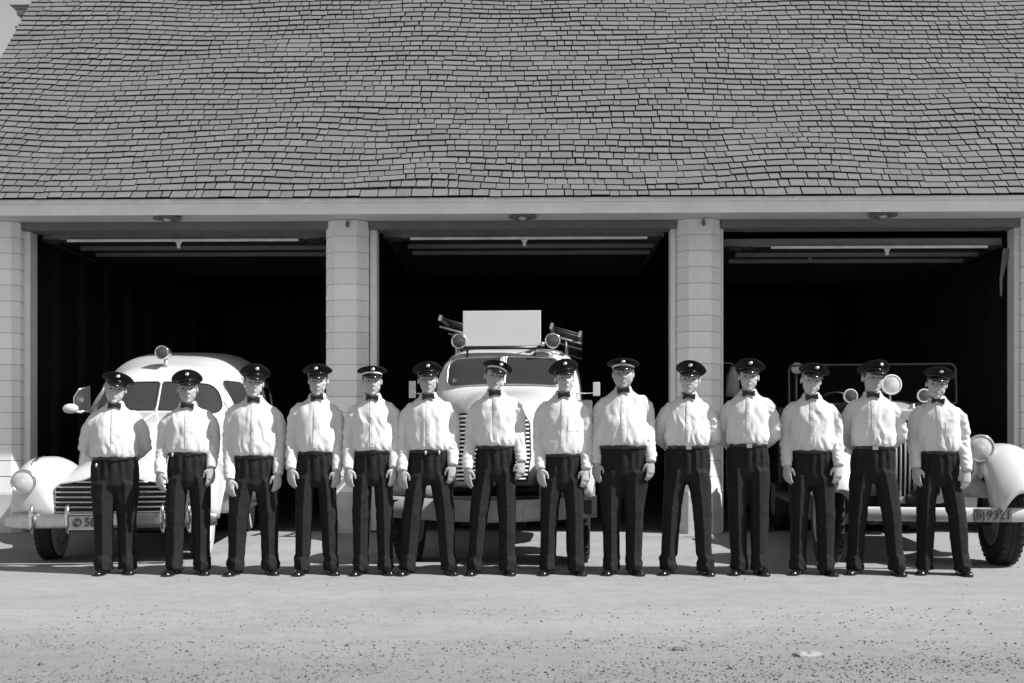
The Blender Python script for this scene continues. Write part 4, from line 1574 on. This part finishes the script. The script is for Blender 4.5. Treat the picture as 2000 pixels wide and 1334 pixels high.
    fc_ = pchip([TZ[0], TZ[2], TZ[5], TZ[8], TZ[11]], [0, -0.008, -0.008, 0.003, 0.002])
    zz_ = np.linspace(TZ[0], TZ[-1], 44)
    t.rings([ring(z, float(fx_(z)), float(fy_(z)), float(fc_(z)), hx * 0.5 * max(0.0, (z - zs) / 0.1), 28) for z in zz_])
    for s, sh, el, wr, h in arms:
        cuff = wr + (el - wr).normalized() * 0.012
        ap = lambda a, c, f: a + (c - a) * f
        t.tube([sh + Vector((-s * 0.085, 0, -0.008)), sh + Vector((-s * 0.03, 0, -0.014)), sh + Vector((s * 0.006, 0.002, -0.055)), ap(sh, el, 0.45) + Vector((s * 0.010, 0, 0)), ap(sh, el, 0.8) + Vector((s * 0.006, 0, 0)), el, ap(el, wr, 0.25), ap(el, wr, 0.6), ap(el, cuff, 0.86), cuff],
               [(0.058, 0.06), (0.062, 0.068), (0.055, 0.068), (0.051, 0.062), (0.050, 0.058), (0.050, 0.057), (0.049, 0.054), (0.047, 0.051), (0.049, 0.050), (0.040, 0.040)], 16)
    sme = remesh(t, 0.0078, 5)
    P, N = vco(sme), vno(sme)
    tors = np.clip(1 - (np.abs(P[:, 0]) - 0.12) / 0.06, 0, 1) * (P[:, 1] < 0.05)
    up = (P[:, 2] - zb)
    gath = np.clip(1 - (up - 0.02) / 0.16, 0, 1) * np.clip(up / 0.03, 0, 1)
    ph = P + 0.05 * np.stack([wnoise(P, 3, 5 + i), wnoise(P, 3, 50 + i), wnoise(P, 3, 90 + i)], 1)
    f = 0.0045 * gath * np.sin(ph[:, 0] * 2 * math.pi * 17 + i)
    f += tors * 0.0072 * wnoise(ph * np.array([1.6, 1.0, 0.42]), 6.0, 200 + i, 2)
    # drag lines running from the chest to the armpits and from the shoulders down
    f += tors * 0.0035 * np.sin((np.abs(ph[:, 0]) * 1.0 + 0.33 * ph[:, 2]) * 2 * math.pi * 9 + 2 * i) * np.clip(1.2 - np.abs(up - 0.22) / 0.2, 0, 1)
    arm_w = np.clip((np.abs(P[:, 0]) - sw * 0.98) / 0.03, 0, 1)
    f += arm_w * (0.0045 * wnoise(ph * np.array([0.8, 0.8, 1.7]), 6.5, 300 + i, 2) + 0.0022 * np.sin((ph[:, 2] + 0.5 * np.abs(ph[:, 0]) + 0.3 * ph[:, 1]) * 2 * math.pi * 15 + i))
    pk = (np.abs(P[:, 0] - hx * 0.2 * np.clip(up / 0.4, 0, 1)) < 0.03) & (P[:, 1] < 0) & (P[:, 2] < zs + 0.03)
    f += np.clip(1.6 - np.abs(P[:, 0] - hx * 0.5 * np.clip((P[:, 2] - zs) / 0.1, 0, 1)) / 0.012, 0, 1) * 0.0025 * pk
    setco(sme, P + N * f[:, None])
    shirt = link_mesh("shirt", sme, M["shirt"], person, True)
    # collar: folded band with two points, and the cuffs
    c = MB()
    n = 26
    rows = []
    zz = chin - 0.006
    for lvl in range(4):
        row = []
        for j in range(n):
            a = R(-90) + R(14) + (2 * math.pi - R(28)) * j / (n - 1)
            fr = max(0.0, -math.sin(a))
            if lvl == 0: r, z = 0.060, zz + 0.014 - 0.012 * fr
            elif lvl == 1: r, z = 0.063, zz + 0.026 - 0.018 * fr
            elif lvl == 2: r, z = 0.071, zz + 0.008 - 0.016 * fr
            else: r, z = 0.081 + 0.006 * fr, zz - 0.012 - 0.040 * fr ** 6
            row.append((hx * 0.6 + r * math.cos(a), 0.0 + r * 1.03 * math.sin(a), z))
        rows.append(row)
    c.rings(rows, False, False, closed=False)
    co = c.build("collar", M["shirt"], shirt, True)
    so = co.modifiers.new("thick", 'SOLIDIFY')
    so.thickness = 0.004
    from mathutils.bvhtree import BVHTree
    bv = BVHTree.FromPolygons([tuple(p) for p in vco(sme)], [tuple(p.vertices) for p in sme.polygons])
    def onshirt(x, z, off):
        hit = bv.ray_cast(Vector((x, -1.0, z)), Vector((0, 1, 0)))
        return (x, (hit[0].y if hit[0] is not None else -0.1) - off, z)
    def applied(name, x0, x1, z0, z1, off, nu, nv, m="shirt", lean=0.0):
        b_ = MB()
        g = []
        for a_ in range(nv + 1):
            z = z0 + (z1 - z0) * a_ / nv
            row = [onshirt(x0 + lean * a_ / nv, z, -0.004)]
            row += [onshirt(x0 + (x1 - x0) * q_ / nu + lean * a_ / nv, z, off) for q_ in range(nu + 1)]
            row.append(onshirt(x1 + lean * a_ / nv, z, -0.004))
            g.append(row)
        b_.rings(g, False, False, closed=False)
        return b_.build(name, M[m], shirt, True, sharp=50)
    applied("placket", -0.018, 0.014, zb + 0.03, chin - 0.055, 0.0045, 2, 26, lean=hx * 0.5)
    for q_ in range(5):
        z = zb + 0.06 + q_ * (chin - 0.09 - zb - 0.06) / 4.4
        bt = MB()
        bt.ball(onshirt(-0.002 + hx * 0.5 * q_ / 5, z, 0.005), (0.0055, 0.002, 0.0055), 8, 5)
        bt.build("button", M["badge"], shirt, True)
    if k.get("pocket"):
        px0 = 0.045
        applied("pocket", px0, px0 + 0.105, zs - 0.24, zs - 0.115, 0.003, 5, 6)
    for s, sh, el, wr, h in arms:
        c = MB()
        dv = (wr - el).normalized()
        c.tube([wr - dv * 0.055, wr - dv * 0.050, wr - dv * 0.002, wr + dv * 0.004, wr + dv * 0.002], [0.037, 0.0445, 0.0430, 0.040, 0.030], 14)
        c.build("cuff", M["shirt"], shirt, True)
    # ---------------- bow tie
    tie = MB()
    ty = -0.082
    tz = chin - 0.024
    tx = hx * 0.6
    tr = R(k.get("tieroll", rs.uniform(-7, 7)))
    for s in (-1, 1):
        rr = []
        for u, hh, th in ((0.0, 0.008, 0.008), (0.012, 0.011, 0.010), (0.030, 0.021, 0.011), (0.048, 0.027, 0.009), (0.053, 0.025, 0.004)):
            rr.append([(s * u, -th, -hh), (s * u, -th * 1.3, 0), (s * u, -th, hh), (s * u, th * 0.6, hh), (s * u, th * 0.6, -hh)])
        tie.rings(rr)
    tie.box((0, -0.007, 0), (0.017, 0.019, 0.022))
    tie.xf(Matrix.Translation((tx, ty, tz)) @ Matrix.Rotation(tr, 4, 'Y')).build("bow_tie", M["tie"], person, True, sharp=35)
    # ---------------- trousers
    q = MB()
    def leg_ring(c, rx, ry, n=28):
        out = []
        for j in range(n):
            a = 2 * math.pi * j / n
            x, y = rx * math.cos(a), ry * math.sin(a)
            cr = math.exp(-((math.cos(a)) / 0.17) ** 2)
            out.append((c[0] + x, c[1] + y + (0.014 if y > 0 else -0.014) * cr, c[2]))
        return out
    Fw = 1 + 0.30 * fat
    q.rings([ring(zb - 0.30, 0.085 * w, 0.085), ring(zb - 0.24, 0.172 * w * Fw, 0.122 * Fw, 0.012), ring(zb - 0.16, 0.178 * w * Fw, 0.128 * Fw, 0.010), ring(zb - 0.08, 0.172 * w * Fw, 0.125 * Fw, 0.004), ring(zb - 0.01, 0.160 * w * Fw, 0.117 * F, -0.002), ring(zb + 0.012, 0.158 * w * Fw, 0.115 * F, -0.003)])
    for s, (fx, fy) in zip((-1, 1), feet):
        top = Vector((s * 0.087 * w, 0.004, zb - 0.17))
        kn = Vector((s * 0.098 * w * 0.45 + fx * 0.55, -0.012, 0.53))
        hm = Vector((fx, 0.004, 0.050))
        kk = 0.0 if i % 3 else 0.012
        lw = k.get("lw", 1.0)
        q.rings([leg_ring((s * 0.062, 0.004, zb - 0.16), 0.07 * w, 0.09), leg_ring(top + Vector((0, 0, -0.05)), 0.090 * w * Fw, 0.114 * Fw), leg_ring(top.lerp(kn, 0.40), 0.089 * w * Fw * lw, 0.105), leg_ring(top.lerp(kn, 0.75), 0.083 * w * lw, 0.098), leg_ring(kn, 0.079 * lw, 0.094),
                 leg_ring(kn.lerp(hm, 0.4), 0.072 * lw, 0.090), leg_ring(kn.lerp(hm, 0.75), 0.068 * lw, 0.090), leg_ring(hm + Vector((s * kk, -0.010, 0.085)), 0.069 * lw, 0.097), leg_ring(hm + Vector((s * 0.004, -0.014, 0.035)), 0.073 * lw, 0.104), leg_ring(hm + Vector((0, -0.006, -0.012)), 0.070 * lw, 0.106)])
    pme = remesh(q, 0.0085, 2)
    P, N = vco(pme), vno(pme)
    up = zb - P[:, 2]
    ph = P + 0.04 * np.stack([wnoise(P, 3, 15 + i), wnoise(P, 3, 55 + i), wnoise(P, 3, 95 + i)], 1)
    f = 0.006 * wnoise(ph * np.array([1.3, 1.3, 0.28]), 5.5, 400 + i, 2)
    fr = (P[:, 1] < 0)
    f += fr * 0.006 * np.clip(1 - np.abs(up - 0.10) / 0.13, 0, 1) * np.sin(np.abs(P[:, 0]) * 2 * math.pi * 17 + 0.6)
    f += np.clip(1 - P[:, 2] / 0.24, 0, 1) * 0.005 * np.sin((ph[:, 2] * 1.0 + 0.35 * ph[:, 0] + 0.5 * ph[:, 1]) * 2 * math.pi * 12 + i)
    f += np.exp(-((P[:, 2] - 0.5) / 0.12) ** 2) * 0.004 * wnoise(ph * np.array([0.8, 0.8, 1.3]), 7, 500 + i, 2)
    setco(pme, P + N * f[:, None])
    tro = link_mesh("trousers", pme, M["trousers"], person, True)
    bl = MB()
    rx, ry = 0.163 * w * Fw, 0.121 * F
    pts = [((rx - 0.003) * math.cos(a), -0.003 + (ry - 0.002) * math.sin(a), zb - 0.010) for a in np.linspace(0, 2 * math.pi, 36, endpoint=False)]
    bl.tube(pts, (0.015, 0.0028), 8, ref=(0, 0, 1), closed=True)
    belt = bl.build("belt", M["leather"], tro, True)
    bk = MB()
    bk.box((0.008, -0.003 - ry - 0.006, zb - 0.012), (0.045, 0.006, 0.034))
    bk.build("buckle", M["dull_chrome"] if k.get("buckle") else M["leather"], belt, bevel=0.002)
    if k.get("tag"):
        for tx_, tzz in k["tag"]:
            X = lx(tx_)
            y = -0.003 - ry * math.sqrt(max(0.05, 1 - (X / rx) ** 2))
            g = MB()
            g.ball((X, y - 0.010, lz(tzz)), (0.010, 0.006, 0.017), 10, 7)
            g.build("belt_tab", M["badge"], tro, True)
    # ---------------- shoes
    for s, (fx, fy) in zip((-1, 1), feet):
        sh = MB()
        rr = []
        for u, ww, hh in ((-0.085, 0.018, 0.045), (-0.078, 0.030, 0.066), (-0.04, 0.036, 0.090), (0.01, 0.038, 0.094), (0.06, 0.043, 0.078), (0.11, 0.049, 0.058), (0.155, 0.047, 0.047), (0.19, 0.035, 0.038), (0.205, 0.016, 0.026)):
            rr.append([(ww * math.cos(a) * (1.0 if math.sin(a) < 0.2 else 0.92), -u, max(0.0, hh * (0.30 + 0.70 * math.sin(a)) if math.sin(a) > -0.4 else 0.0)) for a in np.linspace(0, 2 * math.pi, 16, endpoint=False)])
        sh.rings(rr)
        ty_ = R(k.get("splay", 15)) * (1 + rs.uniform(-0.3, 0.3))
        sh.xf(Matrix.Translation((fx, 0.015, 0.0)) @ Matrix.Rotation(s * ty_, 4, 'Z'))
        so_ = sh.build("shoe", M["patent"], person, True, sharp=60)
    return person

BASE = dict(w=1.0, fat=0.0, yaw=0, roll=0, pitch=0, jaw=1.0, nose=0.3, ear=0.4, strap=False, cap_tilt=0.34, hair="hair", hands=(None, None))
MEN = [
    dict(px=224, hpx=226, cap=727, belt=893, feet=(205, 247), yaw=-3, roll=5, pitch=2, caproll=8, w=1.03, fat=0.35, lw=1.08, hw=1.04, dy=0.03, tag=[(193, 908)], hair="grey_hair", cappitch=2,
         label="man at far left end of the row with tipped cap and arms behind back"),
    dict(px=368, hpx=367, cap=724, belt=884, feet=(342, 393), yaw=0, roll=-2, hands=((316, 940), (408, 930)), tag=[(340, 888)], cap_tilt=0.42, smile=False, hair="grey_hair", w=1.02,
         label="man before the ambulance windscreen with both arms hanging straight at his sides"),
    dict(px=497, hpx=496, cap=713, belt=890, feet=(462, 527), yaw=5, roll=3, hands=((455, 952), (532, 942)), w=1.06, lw=1.04, caproll=5, cap_tilt=0.40, cappitch=2,
         label="young man with feet wide apart beside the ambulance door, third from the left"),
    dict(px=617, hpx=622, cap=711, belt=882, feet=(592, 645), yaw=-6, roll=2, hands=((570, 932), (653, 935)), smile=True, w=0.94, hw=0.97, lw=0.95, caproll=-5, ear=1.0, pitch=6,
         label="slim smiling man in pleated trousers standing just left of the first siding pillar"),
    dict(px=728, hpx=727, cap=716, belt=880, feet=(705, 752), yaw=3, roll=0, hands=((681, 932), (768, 930)), smile=True, strap=True, w=0.95, lw=0.95, hair="hair", cap_tilt=0.2, pitch=3,
         label="grinning man with a white cap strap standing against the first siding pillar"),
    dict(px=838, hpx=836, cap=709, belt=879, feet=(797, 876), yaw=2, roll=-2, hands=((786, 935), (884, 925)), w=1.03, tag=[(832, 884), (858, 884)], strap=False,
         label="man with legs planted wide in front of the fire truck's left side mirror"),
    dict(px=968, hpx=966, cap=707, belt=871, feet=(928, 990), yaw=10, roll=7, hands=((913, 932), (1018, 918)), strap=True, smile=True, caproll=12, tag=[(938, 868)], w=0.98, cap_tilt=0.2,
         label="man with a white cap strap and tilted cap before the middle of the truck windscreen"),
    dict(px=1099, hpx=1103, cap=703, belt=887, feet=(1070, 1124), yaw=8, roll=-3, hands=((1056, 932), (1144, 932)), w=0.98, fat=0.05, pocket=True, jaw=0.93, nose=0.9, caproll=-4, cap_tilt=0.42, cappitch=2,
         label="lean stern man with a wide cap standing before the right half of the truck windscreen"),
    dict(px=1217, hpx=1217, cap=703, belt=871, feet=(1194, 1238), yaw=0, roll=0, hands=((1166, 922), (1268, 918)), strap=True, w=1.10, fat=0.75, hw=1.07, jaw=1.12, hair="grey_hair", cap_tilt=0.18, splay=14,
         label="heavy broad man with a white cap strap in front of the truck's right side mirror"),
    dict(px=1342, hpx=1347, cap=705, belt=871, feet=(1306, 1376), yaw=-4, roll=3, smile=True, w=1.0, fat=0.35, caproll=3, cap_tilt=0.44, cappitch=4, buckle=True,
         label="smiling man with hands behind his back standing against the second siding pillar"),
    dict(px=1460, hpx=1462, cap=703, belt=868, feet=(1444, 1482), yaw=2, roll=1, w=1.0, fat=0.1, buckle=True, caproll=4, jaw=0.95, cappitch=2,
         label="man with hands behind back and belt buckle showing, beside the second siding pillar"),
    dict(px=1585, hpx=1584, cap=710, belt=880, feet=(1560, 1612), yaw=9, roll=6, hands=((1537, 926), (1634, 925)), w=1.02, fat=0.15, caproll=8, pitch=4, hair="grey_hair",
         label="man with face shaded by his cap and arms hanging, left of the round cowl lamp"),
    dict(px=1705, hpx=1703, cap=706, belt=872, feet=(1672, 1748), yaw=28, roll=4, w=1.0, fat=0.2, buckle=True, nose=1.0, caproll=5,
         label="man turning his head toward the bright round spotlight, hands behind his back"),
    dict(px=1833, hpx=1829, cap=717, belt=882, feet=(1808, 1875), yaw=6, roll=5, hands=((1790, 930), (1882, 935)), w=0.97, pocket=True, caproll=7, smile=True, pitch=5,
         label="man at far right end of the row beside the old engine's white fender"),
]
def firemen():
    for i, kk in enumerate(MEN):
        k = dict(BASE)
        k.update(kk)
        man(i, k)
firemen()
